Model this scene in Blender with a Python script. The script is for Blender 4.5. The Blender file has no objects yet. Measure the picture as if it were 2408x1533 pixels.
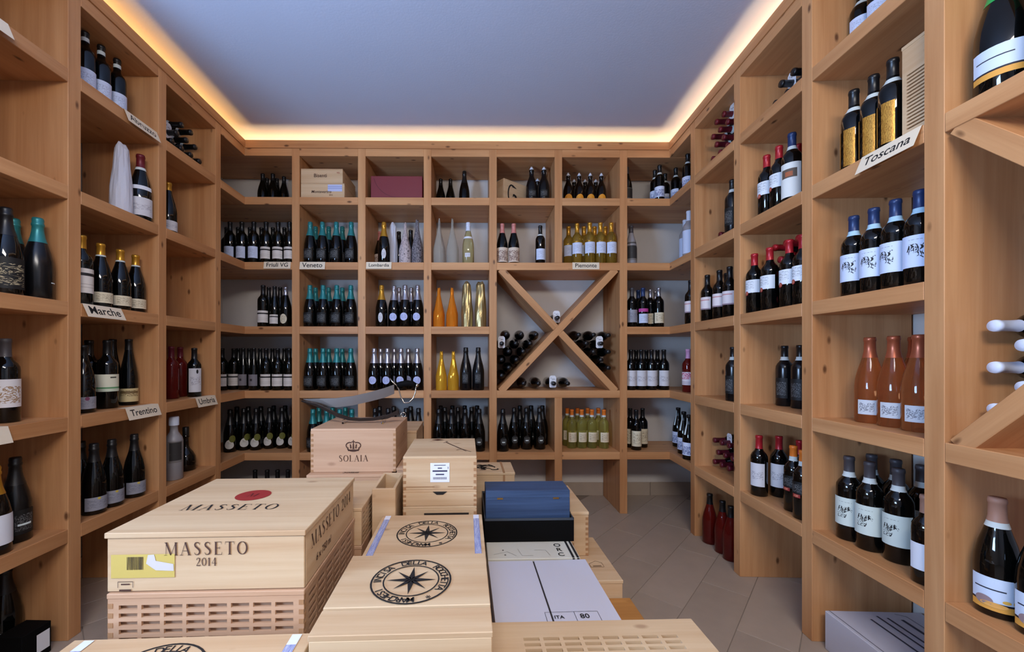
import bpy, bmesh, math, random
from math import sin, cos, tan, atan, pi, sqrt
from mathutils import Matrix, Vector
random.seed(7)
S = bpy.context.scene
COL = S.collection

# ------------------------------------------------------------------ camera, world, lights, exposure
F, CX, CY, YAW, EYE = 946.1, 1130.0, 840.45, 0.00986, 1.148
cam = bpy.data.cameras.new('camera'); cam.sensor_width = 36; cam.lens = F/2408*36
cam.shift_x = (1204-CX)/2408; cam.shift_y = (CY-766.5)/2408; cam.clip_start = .02
camo = bpy.data.objects.new('camera', cam); COL.objects.link(camo)
camo.location = (0, 0, EYE); camo.rotation_euler = (pi/2, 0, -YAW)
S.camera = camo
W = bpy.data.worlds.new('world'); S.world = W; W.use_nodes = True
W.node_tree.nodes['Background'].inputs[0].default_value = (.55, .65, .85, 1)
W.node_tree.nodes['Background'].inputs[1].default_value = .05
S.view_settings.view_transform = 'Standard'; S.view_settings.look = 'None'
S.view_settings.gamma = 1; S.view_settings.use_curve_mapping = False
S.view_settings.exposure = 0.25

def area(name, loc, direction, sx, sy, power, color):
    l = bpy.data.lights.new(name, 'AREA'); l.shape = 'RECTANGLE'; l.size = sx; l.size_y = sy
    l.energy = power; l.color = color
    o = bpy.data.objects.new(name, l); COL.objects.link(o); o.location = loc
    o.rotation_euler = Vector(direction).to_track_quat('-Z', 'Y').to_euler(); return o
area('window_daylight', (-1.93, .0, 1.45), (1, .15, .75), .8, 1.2, 135, (.40, .62, 1.0))
area('ceiling_lamps', (.15, -.75, 2.72), (0, .8, -1), 1.5, .5, 62, (1.0, .93, .86))

# ------------------------------------------------------------------ measured layout (metres, floor at z = 0)
P, T, D = .48, .055, .40
A0, YA = 1.66305, -.02614          # left rack front: X = -A0 + YA*(Y-2)
B0, YB = 1.37469, .04847           # right rack front: X = B0 + YB*(Y-2)
YBK, X0 = 2.94711, -1.34662        # back rack front plane, first post
ZA, ZB, ZC, ZD, ZE = 2.318, 1.8436, 1.3743, .9057, .4526
ZTOP0, ZTOP1, ZFAS, ZCEIL = 2.616, 2.673, 2.730, 2.79
SHELF = [ZA, ZB, ZC, ZD, ZE, 0.0]
YL3, YR3 = 2.60519, 2.57295
def lx(Y): return -A0 + YA*(Y-2)
def rx(Y): return B0 + YB*(Y-2)
def tpx(px): return tan(atan((px-CX)/F) + YAW)
def pos(side, px, d):
    """point on the plane lying d behind the front of a rack, seen in column px of the photograph"""
    t = tpx(px)
    if side == 'B': return (YBK+d)*t, YBK+d
    if side == 'L': Y = (-A0-2*YA-d)/(t-YA); return lx(Y)-d, Y
    Y = (B0-2*YB+d)/(t-YB); return rx(Y)+d, Y
def zat(py, X, Y): return EYE - (py-CY)/F*(X*sin(YAW)+Y*cos(YAW))

# ------------------------------------------------------------------ materials
def mat(name):
    m = bpy.data.materials.new(name); m.use_nodes = True
    return m, m.node_tree, m.node_tree.nodes['Principled BSDF']
def lin(c):
    f = lambda v: v/12.92 if v <= .04045 else ((v+.055)/1.055)**2.4
    return (f(c[0]/255), f(c[1]/255), f(c[2]/255), 1)
def plain(name, c, rough=.5, metal=0., trans=0., ior=1.5, coat=0., spec=.5):
    m, t, b = mat(name)
    b.inputs['Base Color'].default_value = lin(c); b.inputs['Roughness'].default_value = rough
    b.inputs['Metallic'].default_value = metal; b.inputs['Transmission Weight'].default_value = trans
    b.inputs['IOR'].default_value = ior; b.inputs['Specular IOR Level'].default_value = spec
    if coat: b.inputs['Coat Weight'].default_value = coat; b.inputs['Coat Roughness'].default_value = .05
    return m
def emit(name, c, s):
    m, t, b = mat(name)
    b.inputs['Base Color'].default_value = (0, 0, 0, 1)
    b.inputs['Emission Color'].default_value = c; b.inputs['Emission Strength'].default_value = s
    return m
def nd(t, kind, **kw):
    n = t.nodes.new(kind)
    for k, v in kw.items(): setattr(n, k, v)
    return n
def mth(t, op, a, b=None, c=None):
    n = t.nodes.new('ShaderNodeMath'); n.operation = op
    for i, v in enumerate((a, b, c)):
        if v is None: continue
        if hasattr(v, 'links'): t.links.new(v, n.inputs[i])
        else: n.inputs[i].default_value = v
    return n.outputs[0]
def mixc(t, f, a, b):
    n = t.nodes.new('ShaderNodeMix'); n.data_type = 'RGBA'
    for i, v in ((0, f), (6, a), (7, b)):
        if hasattr(v, 'links'): t.links.new(v, n.inputs[i])
        else: n.inputs[i].default_value = v
    return n.outputs[2]
def wood(name, light, dark, knot, rough=.5, grain=1., knots=1., vary=.12):
    """timber: growth rings drawn out along local X, scattered knots, board to board variation"""
    m, t, b = mat(name); L = t.links.new
    tc = nd(t, 'ShaderNodeTexCoord'); oi = nd(t, 'ShaderNodeObjectInfo')
    off = mth(t, 'MULTIPLY', oi.outputs['Random'], 37.0)
    cmb = nd(t, 'ShaderNodeCombineXYZ')
    for i in range(3): L(off, cmb.inputs[i])
    ad = nd(t, 'ShaderNodeVectorMath', operation='ADD'); L(tc.outputs['Object'], ad.inputs[0]); L(cmb.outputs[0], ad.inputs[1])
    mp = nd(t, 'ShaderNodeMapping'); mp.inputs['Scale'].default_value = (1.1*grain, 22*grain, 22*grain); L(ad.outputs[0], mp.inputs[0])
    n1 = nd(t, 'ShaderNodeTexNoise'); n1.inputs['Scale'].default_value = 1.0; n1.inputs['Detail'].default_value = 5; n1.inputs['Roughness'].default_value = .6
    n1.inputs['Distortion'].default_value = .35; L(mp.outputs[0], n1.inputs[0])
    mp2 = nd(t, 'ShaderNodeMapping'); mp2.inputs['Scale'].default_value = (4*grain, 150*grain, 150*grain); L(ad.outputs[0], mp2.inputs[0])
    n2 = nd(t, 'ShaderNodeTexNoise'); n2.inputs['Scale'].default_value = 1.0; n2.inputs['Detail'].default_value = 2; L(mp2.outputs[0], n2.inputs[0])
    mp4 = nd(t, 'ShaderNodeMapping'); mp4.inputs['Scale'].default_value = (.8, 9, 9); L(ad.outputs[0], mp4.inputs[0])
    n4 = nd(t, 'ShaderNodeTexNoise'); n4.inputs['Scale'].default_value = 1.0; n4.inputs['Detail'].default_value = 1; L(mp4.outputs[0], n4.inputs[0])
    r1 = nd(t, 'ShaderNodeValToRGB'); r1.color_ramp.elements[0].position = .34; r1.color_ramp.elements[1].position = .68; L(n1.outputs['Fac'], r1.inputs[0])
    f = mth(t, 'ADD', mth(t, 'MULTIPLY', r1.outputs[0], .55), mth(t, 'MULTIPLY', n2.outputs['Fac'], .22))
    f = mth(t, 'ADD', f, mth(t, 'MULTIPLY', mth(t, 'SUBTRACT', n4.outputs['Fac'], .4), 1.0))
    c = mixc(t, f, lin(light), lin(dark))
    mp3 = nd(t, 'ShaderNodeMapping'); mp3.inputs['Scale'].default_value = (6.5, 14, 14); L(ad.outputs[0], mp3.inputs[0])
    v = nd(t, 'ShaderNodeTexVoronoi'); v.inputs['Scale'].default_value = 1.0; L(mp3.outputs[0], v.inputs[0])
    rare = mth(t, 'GREATER_THAN', nd_sep(t, v.outputs['Color']), .35)
    k = nd(t, 'ShaderNodeMapRange'); k.inputs[1].default_value = .06; k.inputs[2].default_value = .15; k.inputs[3].default_value = 1; k.inputs[4].default_value = 0
    L(v.outputs['Distance'], k.inputs[0])
    kf = mth(t, 'MULTIPLY', mth(t, 'MULTIPLY', k.outputs[0], rare), .85*knots)
    c = mixc(t, kf, c, lin(knot))
    hs = nd(t, 'ShaderNodeHueSaturation'); L(c, hs.inputs['Color'])
    L(mth(t, 'ADD', 1-vary/2, mth(t, 'MULTIPLY', oi.outputs['Random'], vary)), hs.inputs['Value'])
    L(hs.outputs[0], b.inputs['Base Color'])
    b.inputs['Roughness'].default_value = rough; b.inputs['Specular IOR Level'].default_value = .3
    bp = nd(t, 'ShaderNodeBump'); bp.inputs['Strength'].default_value = .08; bp.inputs['Distance'].default_value = .004
    L(f, bp.inputs['Height']); L(bp.outputs[0], b.inputs['Normal'])
    return m
def nd_sep(t, col):
    s = nd(t, 'ShaderNodeSeparateColor'); t.links.new(col, s.inputs[0]); return s.outputs[0]
def plaster(name, c, amp=.05, scale=6):
    m, t, b = mat(name); L = t.links.new
    tc = nd(t, 'ShaderNodeTexCoord'); n = nd(t, 'ShaderNodeTexNoise'); n.inputs['Scale'].default_value = scale; n.inputs['Detail'].default_value = 5
    L(tc.outputs['Object'], n.inputs[0])
    a = lin(c); d = tuple(x*(1-2*amp) for x in a[:3])+(1,)
    L(mixc(t, n.outputs['Fac'], d, a), b.inputs['Base Color'])
    b.inputs['Roughness'].default_value = .9; b.inputs['Specular IOR Level'].default_value = .15
    n2 = nd(t, 'ShaderNodeTexNoise'); n2.inputs['Scale'].default_value = 90; n2.inputs['Detail'].default_value = 3; L(tc.outputs['Object'], n2.inputs[0])
    bp = nd(t, 'ShaderNodeBump'); bp.inputs['Strength'].default_value = .12; bp.inputs['Distance'].default_value = .004; L(n2.outputs['Fac'], bp.inputs['Height']); L(bp.outputs[0], b.inputs['Normal'])
    return m
def tilemat(name, c):
    m, t, b = mat(name); L = t.links.new
    tc = nd(t, 'ShaderNodeTexCoord'); oi = nd(t, 'ShaderNodeObjectInfo')
    ad = nd(t, 'ShaderNodeVectorMath', operation='ADD'); L(tc.outputs['Object'], ad.inputs[0])
    cm = nd(t, 'ShaderNodeCombineXYZ'); L(mth(t, 'MULTIPLY', oi.outputs['Random'], 50), cm.inputs[0]); L(cm.outputs[0], ad.inputs[1])
    n = nd(t, 'ShaderNodeTexNoise'); n.inputs['Scale'].default_value = 9; n.inputs['Detail'].default_value = 5; L(ad.outputs[0], n.inputs[0])
    a = lin(c); d = tuple(x*.78 for x in a[:3])+(1,)
    hs = nd(t, 'ShaderNodeHueSaturation'); L(mixc(t, n.outputs['Fac'], d, a), hs.inputs['Color'])
    L(mth(t, 'ADD', .95, mth(t, 'MULTIPLY', oi.outputs['Random'], .1)), hs.inputs['Value'])
    L(hs.outputs[0], b.inputs['Base Color']); b.inputs['Roughness'].default_value = .42
    return m
def printed(name, base, bands=(), ink=None, rough=.6, metal=0., spec=.4):
    """label stock: flat print as bands (v0,v1,colour[,u0,u1]) and a scribbled drawing; UV 0..1 over the label"""
    m, t, b = mat(name); L = t.links.new
    uv = nd(t, 'ShaderNodeTexCoord'); sp = nd(t, 'ShaderNodeSeparateXYZ'); L(uv.outputs['UV'], sp.inputs[0])
    u, v = sp.outputs[0], sp.outputs[1]
    def box(u0, u1, v0, v1):
        q = mth(t, 'MULTIPLY', mth(t, 'GREATER_THAN', v, v0), mth(t, 'LESS_THAN', v, v1))
        if u0 > 0 or u1 < 1: q = mth(t, 'MULTIPLY', q, mth(t, 'MULTIPLY', mth(t, 'GREATER_THAN', u, u0), mth(t, 'LESS_THAN', u, u1)))
        return q
    c = lin(base)
    if ink:
        col, su, sv, th, u0, u1, v0, v1 = ink
        mp = nd(t, 'ShaderNodeMapping'); mp.inputs['Scale'].default_value = (su, sv, 1); L(uv.outputs['UV'], mp.inputs[0])
        n = nd(t, 'ShaderNodeTexNoise'); n.inputs['Scale'].default_value = 1; n.inputs['Detail'].default_value = 3; n.inputs['Distortion'].default_value = 1.5; L(mp.outputs[0], n.inputs[0])
        q = mth(t, 'LESS_THAN', mth(t, 'ABSOLUTE', mth(t, 'SUBTRACT', n.outputs['Fac'], .5)), th)
        c = mixc(t, mth(t, 'MULTIPLY', mth(t, 'MULTIPLY', q, box(u0, u1, v0, v1)), .85), c, lin(col))
    for bd in bands:
        u0, u1 = (bd[3], bd[4]) if len(bd) > 3 else (0, 1)
        c = mixc(t, box(u0, u1, bd[0], bd[1]), c, lin(bd[2]))
    if hasattr(c, 'links'): L(c, b.inputs['Base Color'])
    else: b.inputs['Base Color'].default_value = c
    b.inputs['Roughness'].default_value = rough; b.inputs['Metallic'].default_value = metal; b.inputs['Specular IOR Level'].default_value = spec
    return m

M_RACK = wood('larch_boards', (214, 160, 110), (176, 118, 72), (84, 46, 24), rough=.45)
M_CRATE = wood('pale_crate_pine', (220, 192, 154), (192, 152, 112), (136, 92, 62), rough=.6, grain=.9, knots=.6, vary=.10)
M_CRATE2 = wood('pinkish_crate_pine', (208, 170, 138), (180, 138, 104), (128, 86, 60), rough=.6, grain=.9, knots=.5, vary=.1)
M_HONEY = wood('honey_crate_wood', (206, 150, 84), (150, 92, 40), (110, 60, 26), rough=.5, grain=.6, knots=.3, vary=.05)
M_BLUEW = wood('blue_stained_wood', (74, 96, 130), (26, 40, 66), (20, 28, 44), rough=.5, grain=1.3, knots=.4, vary=.05)
M_ENDG = plain('crate_end_grain', (168, 124, 84), .8)
M_INK = plain('branded_ink', (74, 44, 30), .8)
M_BLACKINK = plain('black_ink', (22, 20, 20), .7)
M_REDINK = plain('red_seal', (150, 40, 36), .6)
M_WALL = plaster('white_plaster', (214, 208, 202))
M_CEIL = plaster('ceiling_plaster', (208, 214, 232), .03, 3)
M_TILE = tilemat('stone_tile', (182, 164, 146)); M_GROUT = plain('grout', (140, 126, 112), .9)
M_PAPER = plain('card_paper', (232, 216, 190), .8); M_WPAPER = plain('white_paper', (232, 232, 236), .7)
M_CARTON = plain('white_carton', (196, 194, 204), .7); M_CREAM = plain('cream_carton', (206, 200, 184), .7)
M_BLACKBOX = plain('black_carton', (8, 7, 7), .75, spec=.1); M_WINEBOX = plain('burgundy_carton', (122, 40, 48), .5)
M_PANEL_AND_SHADE = plain('dark_panel', (44, 38, 34), .5)  # crate's dark panel; also paints the shade between the white carton's flaps
M_BLUETAPE = printed('blue_tax_strip', (226, 228, 240), ink=((60, 80, 160), 40, 3, .09, 0, 1, .1, .9))
M_STEEL = plain('blade_steel', (132, 120, 112), .35, 1.); M_BRASSY = plain('polished_guard', (200, 190, 176), .18, 1.)
M_SCAB = plain('dark_leather', (40, 30, 26), .5); M_ACRYL = plain('clear_acrylic', (240, 240, 240), .03, trans=1., ior=1.3)
M_BRASS = plain('brass', (176, 140, 82), .35, 1.)
G = {
 'black': plain('black_glass', (5, 6, 6), .04, spec=.5),
 'green': plain('dark_green_glass', (7, 10, 7), .04, spec=.5),
 'matte': plain('satin_black_glass', (14, 14, 16), .22, spec=.45),
 'brown': plain('dark_brown_glass', (16, 9, 6), .05, spec=.5),
 'gold': plain('golden_wine', (214, 178, 74), .04, trans=.85, ior=1.36),
 'straw': plain('straw_wine', (214, 208, 120), .04, trans=.85, ior=1.36),
 'rose': plain('copper_rose_wine', (222, 140, 84), .04, trans=.85, ior=1.36),
 'ruby': plain('ruby_rose_wine', (120, 30, 26), .05, trans=.5, ior=1.36),
 'clear': plain('pale_sparkling', (214, 206, 158), .05, trans=.8, ior=1.34),
 'frost': plain('frosted_glass', (150, 146, 148), .4),
}
CAP = dict(black=plain('black_foil', (20, 20, 22), .35), teal=plain('teal_foil', (46, 132, 134), .35, .3), red=plain('red_foil', (176, 34, 44), .35, .2),
 wine=plain('dark_red_foil', (110, 26, 36), .4, .2), gold=plain('gold_foil', (206, 150, 50), .3, .6), blue=plain('navy_foil', (36, 56, 100), .38, .2),
 silver=plain('silver_foil', (180, 180, 190), .3, .8), white=plain('white_foil', (214, 222, 240), .45), copper=plain('copper_foil', (176, 96, 66), .35, .5),
 pink=plain('pink_foil', (206, 130, 122), .4), orange=plain('orange_foil', (226, 120, 40), .4), green=plain('green_foil', (30, 160, 80), .4),
 tan=plain('tan_foil', (166, 124, 104), .55), grey=plain('grey_foil', (70, 66, 70), .45), lilac=plain('lilac_foil', (214, 160, 200), .4), plum=plain('plum_foil', (96, 24, 40), .35, .2))

# ------------------------------------------------------------------ object helpers
def tag(o, label=None, cat=None, group=None, kind=None):
    if label: o['label'] = label
    if cat: o['category'] = cat
    if group: o['group'] = group
    if kind: o['kind'] = kind
    return o
def empty(name, M, label, cat, group=None):
    o = bpy.data.objects.new(name, None); o.empty_display_size = .05; COL.objects.link(o); o.matrix_world = M
    return tag(o, label, cat, group)
def link(name, me, parent=None, M=None, material=None):
    o = bpy.data.objects.new(name, me); COL.objects.link(o)
    if parent: o.parent = parent
    if M is not None: o.matrix_local = M
    if material and not me.materials: me.materials.append(material)
    return o
def frame(o, x, y):
    x = Vector(x).normalized(); y = Vector(y); y = (y-x*y.dot(x)).normalized(); z = x.cross(y)
    return Matrix(((x.x, y.x, z.x, o[0]), (x.y, y.y, z.y, o[1]), (x.z, y.z, z.z, o[2]), (0, 0, 0, 1)))
def place(o, rot=0): return Matrix.Translation(o) @ Matrix.Rotation(rot, 4, 'Z')
_box = {}
def boxmesh(l, w, t, m, bev=.0015):
    k = (round(l, 4), round(w, 4), round(t, 4), m.name, bev)
    if k in _box: return _box[k]
    bm = bmesh.new(); bmesh.ops.create_cube(bm, size=1)
    bmesh.ops.scale(bm, vec=(l, w, t), verts=bm.verts)
    if bev: bmesh.ops.bevel(bm, geom=bm.edges[:], offset=bev, segments=1, affect='EDGES')
    me = bpy.data.meshes.new('board'); bm.to_mesh(me); bm.free(); me.materials.append(m); _box[k] = me
    return me
def board(name, l, w, t, c, x, y, parent, m, bev=.0015):
    """board of length l along x, width w along y, thickness t; c is its centre (parent space)"""
    return link(name, boxmesh(l, w, t, m, bev), parent, frame(c, x, y))
def pydata(name, v, f, m=None, smooth=False):
    me = bpy.data.meshes.new(name); me.from_pydata(v, [], f); me.update()
    if m: me.materials.append(m)
    if smooth:
        for p in me.polygons: p.use_smooth = True
    return me
def boxes_mesh(name, lst, m):
    v, f = [], []
    for (x0, x1, y0, y1, z0, z1) in lst:
        b = len(v)
        v += [(x0, y0, z0), (x1, y0, z0), (x1, y1, z0), (x0, y1, z0), (x0, y0, z1), (x1, y0, z1), (x1, y1, z1), (x0, y1, z1)]
        f += [tuple(b+i for i in q) for q in ((3, 2, 1, 0), (4, 5, 6, 7), (0, 1, 5, 4), (1, 2, 6, 5), (2, 3, 7, 6), (3, 0, 4, 7))]
    return pydata(name, v, f, m)
def holed_panel(l, h, t, holes, m):
    """flat panel in local XY (centred), thickness t, with rectangular openings cut right through"""
    xs = sorted({-l/2, l/2} | {a for q in holes for a in q[:2]}); ys = sorted({-h/2, h/2} | {a for q in holes for a in q[2:]})
    bm = bmesh.new(); vs = {}
    def V(i, j):
        if (i, j) not in vs: vs[i, j] = bm.verts.new((xs[i], ys[j], -t/2))
        return vs[i, j]
    for i in range(len(xs)-1):
        for j in range(len(ys)-1):
            cx, cy = (xs[i]+xs[i+1])/2, (ys[j]+ys[j+1])/2
            if any(a < cx < b and c < cy < d for a, b, c, d in holes): continue
            bm.faces.new((V(i, j), V(i+1, j), V(i+1, j+1), V(i, j+1)))
    r = bmesh.ops.extrude_face_region(bm, geom=bm.faces[:])
    bmesh.ops.translate(bm, vec=(0, 0, t), verts=[e for e in r['geom'] if isinstance(e, bmesh.types.BMVert)])
    bmesh.ops.recalc_face_normals(bm, faces=bm.faces[:])
    me = bpy.data.meshes.new('slotted_panel'); bm.to_mesh(me); bm.free(); me.materials.append(m); return me
def strokes(lines, m, name='print', lift=.0004):
    """ribbons in XY: each line is [(x, y, width), ...]"""
    v, f = [], []
    for ln in lines:
        b = len(v)
        for i, (x, y, w) in enumerate(ln):
            a = ln[max(i-1, 0)]; c = ln[min(i+1, len(ln)-1)]
            dx, dy = c[0]-a[0], c[1]-a[1]; q = sqrt(dx*dx+dy*dy) or 1
            nx, ny = -dy/q*w/2, dx/q*w/2
            v += [(x+nx, y+ny, lift), (x-nx, y-ny, lift)]
            if i: f.append((b+2*i-2, b+2*i-1, b+2*i+1, b+2*i))
    return pydata(name, v, f, m)
def merge(meshes, m, name='print'):
    v, f = [], []
    for me, M in meshes:
        b = len(v)
        v += [tuple(M @ q.co) for q in me.vertices]; f += [tuple(b+i for i in p.vertices) for p in me.polygons]
    return pydata(name, v, f, m)
_txt = {}
def text(s, size, m, lift=.0004, align='CENTER', shear=0., space=1.):
    k = (s, size, m.name, lift, align, shear, space)
    if k in _txt: return _txt[k]
    cu = bpy.data.curves.new('lettering', 'FONT'); cu.body = s; cu.size = size; cu.align_x = align; cu.align_y = 'CENTER'; cu.shear = shear; cu.space_character = space; cu.resolution_u = 3; cu.offset = size*.012
    o = bpy.data.objects.new('lettering', cu); COL.objects.link(o)
    dg = bpy.context.evaluated_depsgraph_get(); me = bpy.data.meshes.new_from_object(o.evaluated_get(dg))
    bpy.data.objects.remove(o); bpy.data.curves.remove(cu)
    for q in me.vertices: q.co.z += lift
    me.materials.clear(); me.materials.append(m); _txt[k] = me
    return me
def arc(cx, cy, rx_, ry_, a0, a1, w, n=14, thin=None):
    o = []
    for i in range(n+1):
        a = math.radians(a0+(a1-a0)*i/n); ww = w
        if thin is not None: ww = thin+(w-thin)*abs(cos(a))
        o.append((cx+rx_*cos(a), cy+ry_*sin(a), ww))
    return o
def serif(s, size, m, space=.16):
    """roman capitals and old-style digits drawn as thick and thin strokes with serifs; cap height = size"""
    K, H, sf = .13, .035, .2
    def ser(x, y, w=.26): return [(x-w/2, y, .035), (x+w/2, y, .035)]
    g = {
     'M': (1.0, [[(.12, 0, H), (.14, 1, H)], [(.14, 1, K), (.5, .02, K*.8)], [(.5, .02, H), (.86, 1, H)], [(.86, 1, K), (.88, 0, K)], ser(.12, .015), ser(.88, .015), ser(.12, .985, .2), ser(.88, .985, .2)]),
     'A': (.84, [[(.12, 0, H), (.42, 1, H)], [(.42, 1, K), (.72, 0, K)], [(.22, .34, H), (.6, .34, H)], ser(.12, .015, .24), ser(.72, .015)]),
     'S': (.62, [[(.50, .78, .03), (.48, .88, .05), (.40, .96, .05), (.30, .98, .06), (.18, .93, .09), (.13, .80, .11), (.17, .68, .12), (.30, .56, .13), (.42, .45, .13), (.50, .32, .12), (.49, .17, .11), (.40, .06, .08), (.28, .02, .05), (.17, .06, .05), (.11, .2, .03)]]),
     'E': (.68, [[(.16, 0, K), (.16, 1, K)], [(.06, .985, H), (.58, .985, H)], [(.06, .015, H), (.62, .015, H)], [(.16, .52, H), (.44, .52, H)], [(.57, .99, H), (.59, .8, .02)], [(.61, .01, H), (.63, .22, .02)], [(.44, .62, H), (.44, .42, H)]]),
     'T': (.74, [[(.37, 0, K), (.37, 1, K)], [(.04, .985, H), (.70, .985, H)], [(.05, 1, H), (.03, .78, .02)], [(.69, 1, H), (.71, .78, .02)], ser(.37, .015)]),
     'O': (.86, [arc(.43, .5, .34, .48, 0, 360, .13, 28, .035)]),
     '0': (.60, [arc(.30, .48, .22, .46, 0, 360, .12, 24, .035)]),
     'L': (.66, [[(.16, 0, K), (.16, 1, K)], [(.06, .015, H), (.60, .015, H)], [(.59, .01, H), (.61, .24, .02)], ser(.16, .985)]),
     'I': (.36, [[(.18, 0, K), (.18, 1, K)], ser(.18, .985), ser(.18, .015)]),
     '1': (.42, [[(.22, 0, K), (.22, .95, K)], [(.08, .8, .03), (.22, .95, .06)], ser(.22, .015)]),
     '2': (.60, [[(.10, .72, .09), (.16, .88, .07), (.30, .95, .06), (.43, .88, .11), (.46, .72, .13), (.38, .50, .10), (.22, .25, .06), (.10, .05, .05)], [(.08, .05, .09), (.5, .05, .09)], [(.5, .03, .05), (.53, .2, .03)]]),
     '4': (.62, [[(.42, 0, K), (.42, .95, K)], [(.42, .95, .04), (.06, .3, .04)], [(.06, .3, .05), (.58, .3, .05)], ser(.42, .015, .24)]),
     ' ': (.4, []),
    }
    x, ls = 0, []
    for ch in s:
        w, st = g[ch]; ls += [[((px+x)*size, (py-.5)*size, pw*size) for px, py, pw in l] for l in st]; x += w+space
    tot = (x-space)*size
    return strokes([[(a-tot/2, b, c) for a, b, c in l] for l in ls], m, 'lettering')
def disc(r, m, n=28, r0=0., lift=.0003, sx=1.):
    v = [(r*sx*cos(2*pi*i/n), r*sin(2*pi*i/n), lift) for i in range(n)]
    if r0:
        v += [(r0*sx*cos(2*pi*i/n), r0*sin(2*pi*i/n), lift) for i in range(n)]
        return pydata('ring', v, [(i, (i+1) % n, n+(i+1) % n, n+i) for i in range(n)], m)
    return pydata('disc', v, [tuple(range(n))], m)
def quad(w, h, m, lift=.0003):
    me = pydata('sheet', [(-w/2, -h/2, lift), (w/2, -h/2, lift), (w/2, h/2, lift), (-w/2, h/2, lift)], [(0, 1, 2, 3)], m)
    uv = me.uv_layers.new(name='uv')
    for i, c in enumerate(((0, 0), (1, 0), (1, 1), (0, 1))): uv.data[i].uv = c
    return me
def thinbox(w, h, t, m): return boxmesh(w, h, t, m, 0)

# ------------------------------------------------------------------ room shell
BACKY = YBK+D
def lwall(Y): return lx(Y)-D
def rwall(Y): return rx(Y)+D
Y_REAR = -2.4
def slab(name, pts, z0, z1, m, kind='structure'):
    n = len(pts); v = [(x, y, z0) for x, y in pts]+[(x, y, z1) for x, y in pts]
    f = [tuple(range(n))[::-1], tuple(range(n, 2*n))]+[(i, (i+1) % n, n+(i+1) % n, n+i) for i in range(n)]
    o = link(name, pydata(name, v, f, m)); tag(o, kind=kind); return o
room = [(lwall(Y_REAR), Y_REAR), (rwall(Y_REAR), Y_REAR), (rwall(BACKY), BACKY), (lwall(BACKY), BACKY)]
out = [(lwall(Y_REAR)-.15, Y_REAR-.15), (rwall(Y_REAR)+.15, Y_REAR-.15), (rwall(BACKY)+.15, BACKY+.15), (lwall(BACKY)-.15, BACKY+.15)]
floor = slab('floor', out, -.10, -.0025, M_GROUT)
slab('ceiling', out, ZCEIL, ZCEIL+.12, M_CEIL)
slab('wall_left', [out[0], room[0], room[3], out[3]], -.0025, ZCEIL, M_WALL)
slab('wall_right', [room[1], out[1], out[2], room[2]], -.0025, ZCEIL, M_WALL)
slab('wall_back', [room[3], room[2], out[2], out[3]], -.0025, ZCEIL, M_WALL)
slab('wall_rear', [out[0], out[1], room[1], room[0]], -.0025, ZCEIL, M_WALL)
# plank shaped stone tiles laid on the diagonal
TW, TL = .207, .62
ang = math.radians(43)
dx, dy = sin(ang), cos(ang); nx, ny = cos(ang), -sin(ang)
tm = boxmesh(TL-.003, TW-.003, .012, M_TILE, .0008)
for i in range(-16, 17):
    off = -.556+.0+i*TW+TW/2
    for j in range(-8, 9):
        s = j*TL+(i % 2)*TL/2+.12
        x, y = dx*s+nx*off, dy*s+ny*off
        if y < .3 or y > BACKY+.02 or x < lwall(y)-.08 or x > rwall(y)+.08: continue
        if -.30 < x < .2 and y < 1.6: continue
        link('tile', tm, floor, frame((x, y, -.006), (dx, dy, 0), (-dy, dx, 0)))
# skirting tiles
def skirting(name, p, q, n):
    p, q = Vector(p), Vector(q); L = (q-p).length; u = (q-p)/L
    o = bpy.data.objects.new(name, None); COL.objects.link(o); tag(o, kind='structure')
    k = max(1, round(L/.41)); w = L/k
    for i in range(k):
        c = p+u*(i+.5)*w+Vector(n)*.005
        link('tile', boxmesh(w-.004, .108, .01, M_TILE, .001), o, frame((c.x, c.y, .054), u, (0, 0, 1)))
skirting('baseboard_back', (lwall(BACKY), BACKY, 0), (rwall(BACKY), BACKY, 0), (0, -1, 0))
skirting('baseboard_left', (lwall(1.2), 1.2, 0), (lwall(BACKY), BACKY, 0), (1, 0, 0))
skirting('baseboard_right', (rwall(.3), .3, 0), (rwall(BACKY), BACKY, 0), (-1, 0, 0))

# ------------------------------------------------------------------ racks
UP = (0, 0, 1)
DD = D-.012          # boards stop just short of the skirting and the wall
def rack(name, label): return empty(name, Matrix.Identity(4), label, 'wine rack')
back = rack('wine_rack', 'long wooden rack of square cells with one crossed cell along the back wall')
left = rack('wine_rack', 'tall wooden rack of open cells with Abruzzo, Marche, Trentino and Umbria cards')
right = rack('wine_rack', 'tall wooden rack of open cells along the wall with the Toscana card')
# back
cols = [(X0+i*P, X0+i*P+T) for i in range(6)]
for i, (a, b) in enumerate(cols):
    segs = [(0, ZTOP1)] if i != 4 else [(0, ZD-T), (ZB, ZTOP1)]
    for z0, z1 in segs: board('post', z1-z0, DD, T, ((a+b)/2, YBK+DD/2, (z0+z1)/2), UP, (0, 1, 0), back, M_RACK)
edges = [(lwall(BACKY)+.012, cols[0][0])]+[(cols[i][1], cols[i+1][0]) for i in range(5)]+[(cols[5][1], rwall(BACKY)-.012)]
for zt in (ZA, ZB, ZC, ZD, ZE, ZTOP1):
    es = list(edges)
    if zt in (ZB, ZD): es[4] = (cols[3][1], cols[5][0]); del es[5]
    if zt == ZC: del es[4:6]
    for a, b in es: board('shelf' if zt < ZTOP1 else 'top_board', b-a, DD, T, ((a+b)/2, YBK+DD/2, zt-T/2), (1, 0, 0), (0, 1, 0), back, M_RACK)
xa, xb, za, zb = cols[3][1], cols[5][0], ZD, ZB-T
ccx, ccz = (xa+xb)/2, (za+zb)/2
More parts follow.
